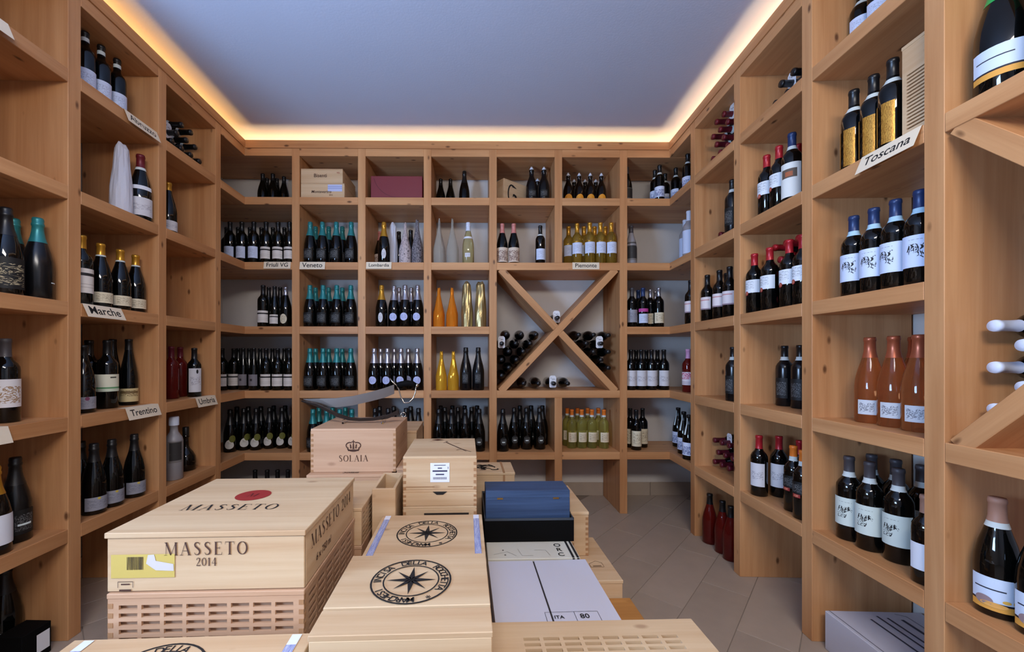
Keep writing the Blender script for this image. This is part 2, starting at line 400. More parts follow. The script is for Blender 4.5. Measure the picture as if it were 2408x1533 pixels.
BW = .070; dl = Vector((xb-xa-BW, 0, zb-za)); BT = BW*dl.z/dl.length; bl = dl.length+.02
dn = dl.normalized()
board('diagonal_brace', bl, DD-.02, BT, (ccx, YBK+.003+(DD-.02)/2, ccz), dn, (0, 1, 0), back, M_RACK)
dm = Vector((-dn.x, 0, dn.z))
for s in (1, -1):
    l2 = bl/2-BT/2; c = Vector((ccx, YBK+.003+(DD-.02)/2, ccz))+dm*s*(BT/2+l2/2)
    board('diagonal_brace', l2, DD-.02, BT, c, dm, (0, 1, 0), back, M_RACK)
xl, xr = lx(YBK), rx(YBK)
board('fascia', xr-xl, ZFAS-ZTOP1, .03, ((xl+xr)/2, YBK+.009, (ZTOP1+ZFAS)/2), (1, 0, 0), UP, back, M_RACK)
# sides
tl = Vector((YA, 1, 0)).normalized(); nl = Vector((-tl.y, tl.x, 0))
tr = Vector((YB, 1, 0)).normalized(); nr = Vector((tr.y, -tr.x, 0))
def side_pt(side, Y, d, z):
    if side == 'L': return Vector((lx(Y), Y, 0))+nl*d+Vector((0, 0, z))
    return Vector((rx(Y), Y, 0))+nr*d+Vector((0, 0, z))
def side_rack(side, root, posts, skip=()):
    t, n = (tl, nl) if side == 'L' else (tr, nr)
    for y in posts: board('post', ZTOP1, DD, T, side_pt(side, y+T/2, DD/2, ZTOP1/2), UP, n, root, M_RACK)
    ys = sorted(posts)+[YBK-T-.001]
    for k in range(len(ys)-1):
        a, b = ys[k]+T, ys[k+1] if k < len(ys)-2 else YBK-.001
        for zt in (ZA, ZB, ZC, ZD, ZE, ZTOP1):
            if (k, zt) in skip: continue
            board('shelf' if zt < ZTOP1 else 'top_board', b-a-.0005, DD, T, side_pt(side, (a+b)/2, DD/2, zt-T/2), t, n, root, M_RACK)
    a, b = ys[0], YBK-.006
    board('fascia', b-a, ZFAS-ZTOP1, .03, side_pt(side, (a+b)/2, .009, (ZTOP1+ZFAS)/2), t, UP, root, M_RACK)
pl = [YL3-k*P for k in range(4)]
pr = [YR3-k*P for k in range(4)]+[YR3-5*P]
side_rack('L', left, pl)
side_rack('R', right, pr, skip={(0, ZC)})
ya, yb = YR3-5*P+T, YR3-3*P
ccy = (ya+yb)/2; c = side_pt('R', ccy, .003+(DD-.02)/2, ccz)
e = tr*(yb-ya-BW)+Vector((0, 0, zb-za)); en = e.normalized(); bl2 = e.length+.02
board('diagonal_brace', bl2, DD-.02, BT, c, en, nr, right, M_RACK)
em = (tr*-(yb-ya-BW)+Vector((0, 0, zb-za))).normalized()
for s in (1, -1):
    l2 = bl2/2-BT/2
    board('diagonal_brace', l2, DD-.02, BT, c+em*s*(BT/2+l2/2), em, nr, right, M_RACK)
# warm light strips lying on the top boards behind the fascia
LEDW = [('left', (1.0, .56, .17, 1), 24, 'L'), ('back', (1.0, .68, .32, 1), 30, 'B'), ('right', (1.0, .72, .40, 1), 30, 'R')]
for nm, c, s, sd in LEDW:
    me_m = emit('led_'+nm, c, s)
    if sd == 'B': M = frame(((xl+xr)/2, YBK+.12, ZTOP1+.006), (1, 0, 0), (0, 1, 0)); L = xr-xl+.2
    else:
        pts = pl if sd == 'L' else pr; L = YBK-min(pts)
        M = frame(side_pt(sd, (YBK+min(pts))/2, .12, ZTOP1+.006), tl if sd == 'L' else tr, nl if sd == 'L' else nr)
    o = link('led_strip', boxmesh(L, .012, .01, me_m, 0), None, M)
    tag(o, 'warm light strip lying behind the top fascia of the %s rack' % {'left': 'Abruzzo card', 'back': 'crossed-cell', 'right': 'Toscana card'}[nm], 'light strip', 'cove lights on the racks')

# ------------------------------------------------------------------ bottles
PROF = {
 'bordeaux': [(0, 0), (.034, 0), (.0375, .004), (.0375, .186), (.0362, .199), (.030, .212), (.0205, .224), (.0158, .236), (.0148, .25), (.0145, .286), (.0158, .287), (.0158, .295), (.0145, .30), (0, .30)],
 'burgundy': [(0, 0), (.0375, 0), (.041, .004), (.041, .125), (.039, .15), (.033, .18), (.025, .208), (.0185, .232), (.0155, .25), (.0148, .282), (.0162, .283), (.0162, .291), (.0148, .296), (0, .296)],
 'sparkling': [(0, 0), (.040, 0), (.044, .005), (.044, .12), (.0425, .145), (.036, .18), (.0275, .21), (.0205, .236), (.0170, .258), (.0160, .278), (.0178, .280), (.0178, .288), (.0160, .291), (.0168, .303), (.0145, .31), (0, .31)],
 'flute': [(0, 0), (.034, 0), (.0375, .004), (.0375, .13), (.0355, .16), (.0295, .20), (.0225, .24), (.0170, .275), (.0148, .30), (.0145, .322), (.0155, .323), (.0155, .331), (.0145, .335), (0, .335)],
 'swing': [(0, 0), (.036, 0), (.040, .005), (.040, .105), (.0385, .125), (.031, .155), (.022, .178), (.0165, .195), (.0155, .225), (.0180, .227), (.0180, .236), (.0155, .238), (0, .238)],
 'cognac': [(0, 0), (.044, 0), (.052, .006), (.054, .05), (.050, .085), (.038, .112), (.023, .132), (.0165, .15), (.0155, .20), (.0185, .202), (.0185, .212), (.0170, .214), (.0170, .262), (.0150, .266), (0, .266)],
 'flask': [(0, 0), (.040, 0), (.044, .004), (.044, .22), (.041, .236), (.030, .254), (.021, .27), (.019, .285), (.019, .305), (.024, .308), (.024, .352), (.021, .357), (0, .357)],
}
def prof_r(pr_, z):
    for (r0, z0), (r1, z1) in zip(pr_[1:], pr_[2:]):
        if z0 <= z <= z1 and z1 > z0: return r0+(r1-r0)*(z-z0)/(z1-z0)
    return pr_[-2][0]
def lathe(pr_, n, m, name, smooth=True):
    v, f = [], []
    rings = []
    for r, z in pr_:
        if r < 1e-6: rings.append([len(v)]); v.append((0, 0, z))
        else: rings.append(list(range(len(v), len(v)+n))); v += [(r*sin(2*pi*i/n), -r*cos(2*pi*i/n), z) for i in range(n)]
    for a, b in zip(rings, rings[1:]):
        for i in range(n):
            j = (i+1) % n
            if len(a) == 1: f.append((a[0], b[j], b[i]))
            elif len(b) == 1: f.append((a[i], a[j], b[0]))
            else: f.append((a[i], a[j], b[j], b[i]))
    return pydata(name, v, f, m, smooth)
def sub_prof(pr_, z0, z1, off):
    o = [(prof_r(pr_, z0)+off, z0)]+[(r+off, z) for r, z in pr_[1:-1] if z0 < z < z1 and r > 0]
    if z1 >= pr_[-1][1]: o += [(pr_[-2][0]+off, z1+off), (0, z1+off)]
    else: o.append((prof_r(pr_, z1)+off, z1))
    return o
def patch(pr_, z0, z1, half, rot, m, off=.0007, nu=10, nv=3):
    v, f, uv = [], [], []
    for j in range(nv+1):
        z = z0+(z1-z0)*j/nv; r = prof_r(pr_, z)+off
        for i in range(nu+1):
            a = math.radians(rot-half+2*half*i/nu); v.append((r*sin(a), -r*cos(a), z)); uv.append((i/nu, j/nv))
    for j in range(nv):
        for i in range(nu): k = j*(nu+1)+i; f.append((k, k+1, k+nu+2, k+nu+1))
    me = pydata('label', v, f, m, True); L = me.uv_layers.new(name='uv')
    for p in me.polygons:
        for li in p.loop_indices: L.data[li].uv = uv[me.loops[li].vertex_index]
    return me
def blob(pr_, zc, rx_, rz_, rot, m, pear=0., off=.0007, n=20):
    """rounded or pear-shaped label wrapped on the glass"""
    v, f, uv = [], [], []
    rr = [0, .5, 1]
    for q in rr:
        for i in range(n if q else 1):
            t = 2*pi*i/n; x = q*cos(t)*rx_*(1-pear*sin(t)*.5); z = zc+q*sin(t)*rz_; r = prof_r(pr_, z)+off; a = math.radians(rot)+x/r
            v.append((r*sin(a), -r*cos(a), z)); uv.append((.5+q*cos(t)/2, .5+q*sin(t)/2))
    for i in range(n):
        j = (i+1) % n; f.append((0, 1+i, 1+j)); f.append((1+i, 1+n+i, 1+n+j, 1+j))
    me = pydata('label', v, f, m, True); L = me.uv_layers.new(name='uv')
    for p in me.polygons:
        for li in p.loop_indices: L.data[li].uv = uv[me.loops[li].vertex_index]
    return me
def wrap(me, pr_, zc, rot, m, off=.0012, name='label_print'):
    v = []
    for q in me.vertices:
        z = zc+q.co.y; r = prof_r(pr_, z)+off; a = math.radians(rot)+q.co.x/r; v.append((r*sin(a), -r*cos(a), z))
    return pydata(name, v, [tuple(p.vertices) for p in me.polygons], m)
def scribble(seed, w, h, n, th, m):
    r = random.Random(seed); ls = []
    for k in range(n):
        x, y, a = r.uniform(-.35, .35)*w, r.uniform(-.35, .35)*h, r.uniform(0, 6.3); l = []
        cu = r.uniform(-1.1, 1.1)
        for i in range(9):
            l.append((max(-w/2, min(w/2, x)), max(-h/2, min(h/2, y)), th*(.4+1.2*sin(pi*i/8)))); a += cu*.5+r.uniform(-.2, .2); x += cos(a)*w*.075; y += sin(a)*h*.075
        ls.append(l)
    return strokes(ls, m)
LW = printed('white_label', (226, 228, 236)); LBW = printed('bluish_label', (206, 216, 240), ink=((120, 130, 160), 5, 9, .02, .2, .8, .2, .8))
LBAND = printed('banded_label', (222, 214, 206), bands=[(.70, .82, (40, 36, 36)), (.35, .37, (170, 160, 150)), (.22, .24, (170, 160, 150))])
LGREY = printed('grey_label', (128, 122, 126), bands=[(.42, .62, (50, 46, 50), .42, .60)])
LCREAM = printed('cream_label', (226, 214, 184), ink=((120, 96, 60), 4, 12, .03, .15, .85, .15, .85))
LFIG = printed('cream_label_with_drawing', (214, 196, 176), ink=((120, 84, 76), 6, 6, .07, .05, .95, .1, .8))
LBBS = printed('white_label_blue_drawing', (216, 224, 246), ink=((60, 80, 140), 5, 6, .06, .15, .95, .08, .7))
LORANGE = printed('orange_label', (226, 150, 40)); LGOLD = printed('gold_leaf_label', (206, 154, 66), ink=((150, 100, 36), 7, 5, .05, 0, 1, 0, 1), rough=.35, metal=.5)
LROUND = printed('pale_blue_round_label', (188, 194, 232), ink=((120, 126, 180), 4, 6, .03, .2, .8, .3, .7))
LPEAR = printed('pear_label', (214, 210, 200), ink=((90, 84, 60), 3, 4, .03, .3, .7, .5, .9)); LOLIVE = printed('olive_label', (104, 104, 40))
LGREENB = printed('cream_label_green_band', (226, 224, 200), bands=[(.0, .17, (206, 214, 190)), (.17, .26, (96, 150, 100)), (.78, .86, (70, 70, 60), .58, .80)])
LTAN = printed('tan_label', (206, 186, 136), bands=[(.62, .80, (120, 96, 60), .1, .9)], ink=((100, 76, 40), 6, 8, .05, .1, .9, .4, .85))
LFLOWER = printed('flower_label', (224, 220, 220), ink=((150, 110, 50), 5, 6, .055, .35, .95, .15, .75))
LPINKW = printed('white_pink_label', (232, 222, 224), bands=[(.72, .8, (206, 150, 150), .1, .9), (0, .1, (150, 130, 140))])
LPINK = printed('pink_script_label', (236, 226, 232), ink=((200, 60, 110), 5, 5, .08, .1, .9, .45, .95), bands=[(.2, .24, (150, 140, 150)), (.08, .12, (150, 140, 150))])
LRED = printed('white_label_red_lines', (226, 232, 240), ink=((120, 130, 140), 3, 14, .03, .05, .7, .3, .9))
LPAINT = printed('white_label_painting', (228, 230, 226), bands=[(.56, .82, (96, 84, 74), .12, .8), (.60, .74, (170, 96, 60), .3, .62)])
LDRAW = printed('blue_white_label', (206, 218, 244)); LDRAW2 = printed('pale_green_white_label', (206, 216, 208))
LHILL = printed('pale_blue_hill_label', (206, 220, 240), bands=[(0, .2, (222, 160, 70)), (.2, .26, (30, 28, 40)), (.62, .66, (40, 44, 60), .08, .62)])
LROSE = printed('small_silver_label', (202, 206, 212), ink=((110, 110, 120), 4, 4, .05, .1, .9, .2, .8))
LPLAIN = printed('plain_white_label_fine_print', (212, 210, 214), ink=((150, 146, 156), 3, 12, .03, .1, .9, .3, .65))
LSEAL = printed('red_seal_label', (150, 44, 40), ink=((222, 150, 120), 3, 3, .06, .2, .8, .2, .8))
LBAND2 = printed('paper_neck_band', (206, 214, 212)); LGLT = printed('pale_blue_neck_band', (170, 206, 226))
LBLK = printed('black_printed_label', (18, 18, 18), ink=((130, 130, 130), 7, 10, .03, .1, .9, .15, .8)); LTINY = printed('tiny_white_label', (226, 240, 240))
LGREYW = printed('silver_grey_label', (150, 150, 160), ink=((110, 110, 120), 3, 10, .03, .1, .9, .2, .8)); LYEL = printed('yellow_mark', (206, 180, 70))
LDEER = printed('grey_label_black_drawing', (120, 114, 110), ink=((20, 18, 18), 3, 3, .16, .1, .9, .1, .95))
FLORAL = printed('flowered_wrap', (74, 66, 66), ink=((206, 190, 190), 14, 26, .11, 0, 1, 0, 1)); FLORAL2 = printed('dark_flowered_wrap', (52, 50, 58), ink=((150, 142, 146), 14, 26, .06, 0, 1, 0, 1))
TISSUE = plain('white_tissue', (206, 206, 216), .7); FOILW = plain('champagne_gold_foil', (170, 150, 104), .32, .75)
CELLO = plain('orange_cellophane', (236, 140, 40), .12, .2, trans=.35, ior=1.2); CELLA = plain('amber_cellophane', (228, 170, 50), .12, .2, trans=.35, ior=1.2)
CLEARW = plain('clear_film', (216, 214, 206), .15, trans=.75, ior=1.12)

#   name: (prof, scale, glass, capsule(mat, z0), labels[(kind, mat, ...)], neck band, description, object name)
def p_(m, z0, z1, h, r=0): return ('p', m, z0, z1, h, r)
def b_(m, z, a, b, r=0, pear=0): return ('b', m, z, a, b, r, pear)
K = {
 'teal': ('sparkling', 1, 'black', ('teal', .205), [p_(LTINY, .052, .066, 13, 22), p_(LBLK, .03, .105, 50, -8)], None, 'teal-capped black sparkling bottle'),
 'blk_sp': ('sparkling', 1, 'black', ('black', .205), [b_(LBLK, .075, .026, .032, 5), p_(LTINY, .066, .074, 14, 5)], None, 'dark-labelled black sparkling bottle'),
 'blk_sp2': ('sparkling', 1.02, 'matte', ('black', .2), [p_(LBLK, .05, .13, 30, 0)], None, 'plain satin-black sparkling bottle'),
 'round': ('sparkling', 1, 'black', ('silver', .20), [b_(LROUND, .074, .029, .029, 0)], None, 'silver-foil bottle with round label'),
 'gold_sp': ('sparkling', 1, 'black', ('gold', .20), [b_(LPLAIN, .068, .017, .036, 8)], None, 'gold-necked black sparkling bottle'),
 'pear': ('sparkling', 1, 'black', ('black', .20), [b_(LPEAR, .060, .030, .034, 4, .5), b_(LOLIVE, .098, .022, .026, 30)], None, 'sparkling bottle with pear-shaped label'),
 'dark_top': ('burgundy', .94, 'green', ('black', .235), [], None, 'plain dark sloping bottle'),
 'top_sp': ('sparkling', .94, 'black', ('black', .205), [p_(LTINY, .016, .03, 10, 0)], None, 'black sparkling bottle standing alone'),
 'deer_top': ('burgundy', .95, 'black', ('grey', .24), [p_(LDEER, .03, .12, 80)], None, 'black-shouldered bottle against the post'),
 'white6': ('bordeaux', 1.03, 'green', ('black', .235), [p_(LBW, .035, .118, 66)], None, 'dark bottle with plain bluish-white label'),
 'band6': ('bordeaux', 1.03, 'green', ('black', .235), [p_(LBAND, .03, .115, 72)], None, 'dark bottle with banded cream label'),
 'grey6': ('flute', .93, 'green', ('black', .25), [p_(LGREY, .035, .125, 72)], None, 'slim dark bottle with grey label'),
 'dark_fl': ('flute', .93, 'green', ('black', .25), [p_(LGREY, .035, .10, 60)], None, 'slim dark back-row bottle'),
 'dark_b': ('bordeaux', 1, 'black', ('black', .235), [p_(LPLAIN, .04, .10, 60)], None, 'dark back-row bottle'),
 'dark_plain': ('burgundy', 1, 'green', ('black', .235), [], None, 'plain dark sloping bottle'),
 'diamond': ('burgundy', 1, 'green', ('silver', .235), [b_(LCREAM, .058, .026, .036, 0)], None, 'dark bottle with rounded cream label'),
 'sm_band': ('flute', .9, 'green', ('black', .25), [p_(LBAND, .025, .10, 62)], None, 'slim dark bottle with banded label'),
 'pinkcap': ('burgundy', 1.02, 'black', ('pink', .225), [p_(LFIG, .01, .115, 78)], None, 'pink-capped dark bottle with drawn cream label'),
 'bord_w': ('bordeaux', .96, 'black', ('black', .235), [p_(LBW, .03, .115, 64)], ('LBAND2', .218, .232), 'black bottle with white neck band and label'),
 'goldwine': ('bordeaux', 1.04, 'gold', ('gold', .232), [p_(LBW, .075, .155, 66)], None, 'gold-capped golden wine bottle'),
 'straw': ('bordeaux', .98, 'straw', ('orange', .255), [p_(LCREAM, .05, .125, 56)], ('LBAND2', .243, .257), 'orange-capped straw wine bottle'),
 'swingw': ('swing', .95, 'brown', None, [b_(LORANGE, .045, .034, .036, 0)], None, 'swing-top brown bottle with orange label'),
 'swingd': ('swing', 1.08, 'matte', None, [p_(LBLK, .04, .09, 40)], None, 'large swing-top black bottle'),
 'barb': ('bordeaux', .93, 'black', ('black', .24), [p_(LBBS, .035, .12, 72)], ('LBAND2', .222, .238), 'bottle with blue-drawn label'),
 'deer': ('burgundy', 1, 'frost', ('grey', .24), [p_(LDEER, .03, .17, 80)], None, 'grey bottle with black drawing'),
 'whitebot': ('bordeaux', 1.06, 'frost', ('white', .235), [p_(LDRAW, .02, .17, 100)], None, 'plain white-painted bottle'),
 'greylab': ('bordeaux', .98, 'black', ('grey', .235), [p_(LGREYW, .035, .13, 76)], None, 'dark bottle with tall grey label'),
 'bluepink': ('bordeaux', .98, 'black', ('blue', .235), [p_(LBW, .03, .10, 72), p_(printed('magenta_band', (190, 70, 150)), .115, .14, 76)], None, 'blue-capped bottle with magenta band'),
 'creamlab': ('bordeaux', .98, 'black', ('silver', .235), [p_(LCREAM, .03, .11, 70)], None, 'silver-capped dark bottle'),
 'tallwhite': ('bordeaux', 1, 'black', ('black', .235), [p_(LPLAIN, .03, .145, 84)], None, 'black bottle with tall label'),
 'pinkscript': ('bordeaux', 1, 'ruby', ('lilac', .235), [p_(LPINK, .05, .14, 76)], None, 'lilac-capped red bottle with pink script label'),
 'creamtall': ('bordeaux', 1, 'black', ('black', .235), [p_(LCREAM, .03, .145, 80)], None, 'black bottle with cream label'),
 'spiral': ('burgundy', 1.02, 'black', ('black', .235), [p_(LBBS, .03, .115, 70), p_(LTINY, .165, .275, 10, 0)], None, 'bottle with white neck script'),
 # left rack
 'abr': ('bordeaux', .95, 'black', ('black', .25), [p_(LBW, .03, .115, 64)], ('LBAND2', .252, .27), 'black bottle with white collar and label'),
 'bigred': ('burgundy', 1.14, 'black', ('wine', .236), [p_(LPLAIN, .018, .098, 72), p_(LW, .133, .15, 62)], ('LBAND2', .225, .237), 'large red-capped bottle with wavy cream label'),
 'marche': ('burgundy', 1.0, 'black', ('gold', .243), [p_(LCREAM, .022, .07, 62)], ('LBAND2', .236, .243), 'gold-capped black bottle with low cream label'),
 'marche2': ('bordeaux', 1.0, 'black', ('gold', .243), [p_(LBAND, .05, .155, 70)], None, 'gold-capped black bottle with tall banded label'),
 'goldone': ('burgundy', 1, 'black', ('gold', .25), [p_(LPLAIN, .02, .075, 70)], None, 'single gold-capped black bottle'),
 'greenb': ('bordeaux', 1.08, 'black', ('black', .24), [p_(LGREENB, .075, .15, 78)], None, 'black bottle with cream and green label'),
 'tanfl': ('flute', 1, 'black', ('black', .28), [p_(LTAN, .018, .085, 80)], None, 'slim black bottle with tan pictorial label'),
 'pinkgrey': ('burgundy', 1, 'black', ('black', .25), [p_(LGREYW, .018, .07, 60), b_(printed('plum_dot', (120, 60, 90)), .062, .008, .008, 0)], None, 'black bottle with small grey label and plum dot'),
 'silverl': ('sparkling', 1.0, 'black', ('black', .23), [p_(LGREYW, .02, .078, 64), b_(LYEL, .072, .006, .005, 0)], None, 'round-shouldered black bottle with silver-grey label'),
 'redglass': ('bordeaux', 1.02, 'ruby', ('plum', .24), [], None, 'dark red unlabelled bottle'),
 'umb': ('bordeaux', 1, 'black', ('black', .235), [p_(LPLAIN, .03, .175, 56), b_(M_BLACKINK, .155, .006, .013, 14)], None, 'black bottle with tall white label and crest'),
 'frost': ('flask', 1.0, 'frost', ('white', .308), [p_(LDEER, .10, .22, 50)], None, 'tall frosted white bottle with dark branch drawing'),
 'cognac': ('cognac', 1, 'brown', ('black', .214), [], None, 'squat round brown spirits bottle'),
 'scratch': ('sparkling', 1.02, 'black', ('black', .21), [p_(printed('torn_gold_print', (26, 25, 24), ink=((190, 176, 140), 3, 8, .03, .05, .95, .1, .8)), .02, .13, 70)], None, 'black sparkling bottle with torn pale print'),
 'tealbig': ('sparkling', 1.02, 'matte', ('teal', .215), [p_(LTINY, .062, .066, 16, 55)], None, 'broad teal-capped satin black bottle'),
 'flower': ('bordeaux', 1.04, 'black', ('grey', .235), [p_(LFLOWER, .055, .155, 86)], None, 'black bottle with flower-sprig label'),
 'blacktext': ('sparkling', 1.02, 'matte', ('black', .21), [p_(LBLK, .03, .12, 44, 20), p_(LTINY, .062, .069, 26, 20)], None, 'satin black bottle with tiny white lettering'),
 'whitebig': ('sparkling', 1.0, 'brown', ('gold', .21), [p_(LW, .035, .14, 76)], None, 'brown bottle with big white label'),
 'floorbig': ('sparkling', 1.1, 'black', ('black', .21), [p_(LGREYW, .02, .085, 70), b_(LYEL, .06, .010, .012, 10)], None, 'black bottle with grey label and yellow mark'),
 # right rack
 'goldleaf': ('bordeaux', 1, 'black', ('black', .24), [p_(LGOLD, .015, .15, 19, -62), p_(LGOLD, .015, .15, 26, 6)], ('LBAND2', .214, .232), 'black waxed bottle with gold-leaf label'),
 'waxed': ('bordeaux', .97, 'black', ('black', .24), [p_(LBW, .10, .16, 50)], ('LBAND2', .214, .232), 'black waxed bottle with white neck band'),
 'drawn': ('bordeaux', 1, 'black', ('blue', .242), [p_(LDRAW, .055, .155, 78)], ('LGLT', .225, .243), 'navy-capped bottle with drawn blue-white label'),
 'rose': ('burgundy', 1.07, 'rose', ('copper', .225), [p_(LROSE, .03, .08, 34)], None, 'copper-capped rosé bottle with small label'),
 'drawn2': ('bordeaux', 1.05, 'black', ('grey', .245), [p_(LDRAW2, .055, .155, 74)], ('LBAND2', .228, .246), 'grey-capped black bottle with vine-drawn label'),
 'whitecap': ('bordeaux', 1, 'black', ('white', .235), [p_(LDRAW, .05, .15, 70)], None, 'lying white-capped bottle'),
 'greencap': ('sparkling', 1.24, 'black', ('green', .205), [p_(LHILL, .035, .1, 70)], None, 'green-capped magnum with pale landscape label'),
 'hill': ('burgundy', 1.06, 'black', ('tan', .235), [p_(LHILL, .018, .10, 72)], ('LBAND2', .222, .236), 'tan-capped bottle with hill landscape label'),
 'redw': ('bordeaux', 1, 'black', ('red', .24), [p_(LRED, .10, .165, 64), b_(LSEAL, .098, .011, .011, -28)], None, 'red-capped bottle with seal'),
 'bluep': ('bordeaux', 1.05, 'black', ('blue', .242), [p_(LPAINT, .02, .165, 64)], ('LBAND2', .226, .242), 'blue-capped bottle with painted picture label'),
 'redt': ('bordeaux', 1, 'black', ('red', .235), [p_(LPLAIN, .05, .165, 52)], None, 'red-capped plain-labelled bottle'),
 'orangec': ('bordeaux', .98, 'black', ('orange', .252), [p_(LBLK, .11, .165, 66), p_(LSEAL, .095, .11, 26, -20)], ('LBAND2', .232, .252), 'orange-capped black bottle with dark label'),
 'blackw': ('bordeaux', 1, 'matte', ('black', .245), [p_(LBLK, .04, .14, 40)], ('LBAND2', .228, .245), 'all-black bottle with white neck band'),
 'pinkw': ('bordeaux', .98, 'black', ('black', .235), [p_(LPINKW, .075, .155, 66)], None, 'white-and-pink labelled bottle'),
 'rubyfl': ('burgundy', 1.02, 'ruby', ('black', .235), [], None, 'ruby rosé bottle standing on the floor'),
 'lyred': ('bordeaux', 1, 'black', ('wine', .235), [p_(LBW, .07, .16, 70)], ('LBAND2', .222, .234), 'lying red-capped bottle'),
 'lyred2': ('bordeaux', 1, 'black', ('red', .235), [p_(LBW, .07, .16, 70)], None, 'lying bright red-capped bottle'),
 'lyplum': ('bordeaux', 1, 'black', ('plum', .235), [], None, 'lying plum-capped bottle'),
 'lydark': ('burgundy', .94, 'black', ('black', .235), [], None, 'dark bottle lying down'),
 'lyblk': ('bordeaux', 1, 'black', ('black', .235), [], ('LBAND2', .222, .234), 'lying black bottle'),
 'smallw': ('bordeaux', .9, 'black', ('tan', .24), [p_(LW, .05, .14, 60)], None, 'small bottle with white label'),
}
RADIUS = {}
_kind = {}
def build_kind(k):
    if k in _kind: return _kind[k]
    pn, sc, gl, cap, labs, band, desc = K[k]
    pr_ = [(r*sc, z*sc) for r, z in PROF[pn]]; H = pr_[-1][1]; n = 24
    parts = []
    body = lathe(pr_, n, G[gl], 'bottle_glass')
    if cap: parts.append(('capsule', lathe(sub_prof(pr_, cap[1]*sc, H, .0006), n, CAP[cap[0]], 'capsule')))
    if band: parts.append(('neck_band', lathe(sub_prof(pr_, band[1]*sc, band[2]*sc, .0009), n, globals()[band[0]], 'neck_band')))
    for q in labs:
        if q[0] == 'p': parts.append(('label', patch(pr_, q[2]*sc, q[3]*sc, q[4], q[5], q[1], .0007+.0003*len(parts))))
        else: parts.append(('label', blob(pr_, q[2]*sc, q[3]*sc, q[4]*sc, q[5], q[1], q[6] if len(q) > 6 else 0, .0007+.0003*len(parts))))
    if pn == 'swing':
        st = [(0, H+.001), (.0125*sc, H+.001), (.0135*sc, H+.010), (.008*sc, H+.020), (.005*sc, H+.026), (0, H+.027)]
        parts.append(('stopper', lathe(st, 14, CAP['white'], 'stopper')))
        w = []
        for s in (-1, 1): w.append((s*.0175*sc-.001, s*.0175*sc+.001, -.001, .001, H-.03, H+.016))
        w.append((-.018*sc, .018*sc, -.001, .001, H+.0275, H+.0295))
        parts.append(('wire_bail', boxes_mesh('wire_bail', w, M_BRASSY)))
    if k in ('drawn', 'drawn2'):
        zc = .105*sc
        parts.append(('label_print', wrap(scribble(5 if k == 'drawn' else 9, .046, .044, 15, .0016, M_BLACKINK), pr_, zc, -12, M_BLACKINK)))
        parts.append(('lettering', wrap(text('PO', .028, M_BLACKINK, shear=.3), pr_, zc+.008, -20, M_BLACKINK)))
        parts.append(('fine_print', wrap(text('~ ~~ ~~~ ~', .008, M_BLACKINK), pr_, zc+.036, -8, M_BLACKINK)))
    if k == 'hill':
        parts.append(('hill_drawing', blob(pr_, .04*sc, .018, .013, -34, plain('mauve_hill', (150, 128, 130), .6), 0, .002)))
        parts.append(('sun_drawing', blob(pr_, .046*sc, .008, .0045, 18, M_YSUN, 0, .002)))
        parts.append(('dune_drawing', blob(pr_, .033*sc, .026, .007, -10, plain('ochre_dune', (222, 164, 84), .6), 0, .0023)))
    _kind[k] = (body, parts, H, max(r for r, z in pr_)); return _kind[k]
M_YSUN = plain('yellow_sun', (230, 180, 80), .6)
STANDING = []
ENTRIES = []      # (object, description, row, bay, shelf, image x)
BAY = {}
def spawn(k, M, px, row, bay, shelf, extra=None, name='wine_bottle', desc=None):
    body, parts, H, R = build_kind(k)
    o = link(name, body, None, M); tag(o, 'x', 'bottle')
    for nm, me in parts: link(nm, me, o)
    ENTRIES.append((o, desc or K[k][6], row, bay, shelf, px)); return o
SHW = ['top shelf', 'second shelf', 'third shelf', 'fourth shelf', 'fifth shelf', 'floor']
FACE = {'B': 0, 'L': 62, 'R': -66}
def stand(side, bay, si, items, row='front row', d=.06):
    for it in items:
        k, px = it[0], it[1]; dd = it[2] if len(it) > 2 else d
        x, y = pos(side, px, dd)
        a = FACE[side]+random.uniform(-7, 7)
        if len(it) > 3: a = it[3]
        o = spawn(k, place((x, y, SHELF[si]+.0003), math.radians(a)), px, row, bay, si)
        STANDING.append([o, side, si, x, y, build_kind(k)[3], math.radians(a)])
def lie(side, bay, si, items, d=.02, row=''):
    """bottles lying neck outward; item = (kind, px of the capsule end, height of axis above the shelf or None with py)"""
    out = {'B': Vector((0, -1, 0)), 'L': -nl, 'R': -nr}[side]
    for it in items:
        k, px, h = it[0], it[1], it[2]; dd = it[3] if len(it) > 3 else d
        body, parts, H, R = build_kind(k)
        x, y = pos(side, px, dd)
        z = SHELF[si]+h if h < 100 else zat(h, x, y)
        z = max(z, SHELF[si]+R+.0003)
        zx = out; xx = Vector((0, 0, 1)).cross(zx); yy = zx.cross(xx)
        M = Matrix.Translation(Vector((x, y, z))-zx*H) @ Matrix(((xx.x, yy.x, zx.x, 0), (xx.y, yy.y, zx.y, 0), (xx.z, yy.z, zx.z, 0), (0, 0, 0, 1)))
        o = spawn(k, M, px, row, bay, si, desc=(it[5] if len(it) > 5 else None))
        if len(it) > 4 and it[4]:
            hang(o, H)
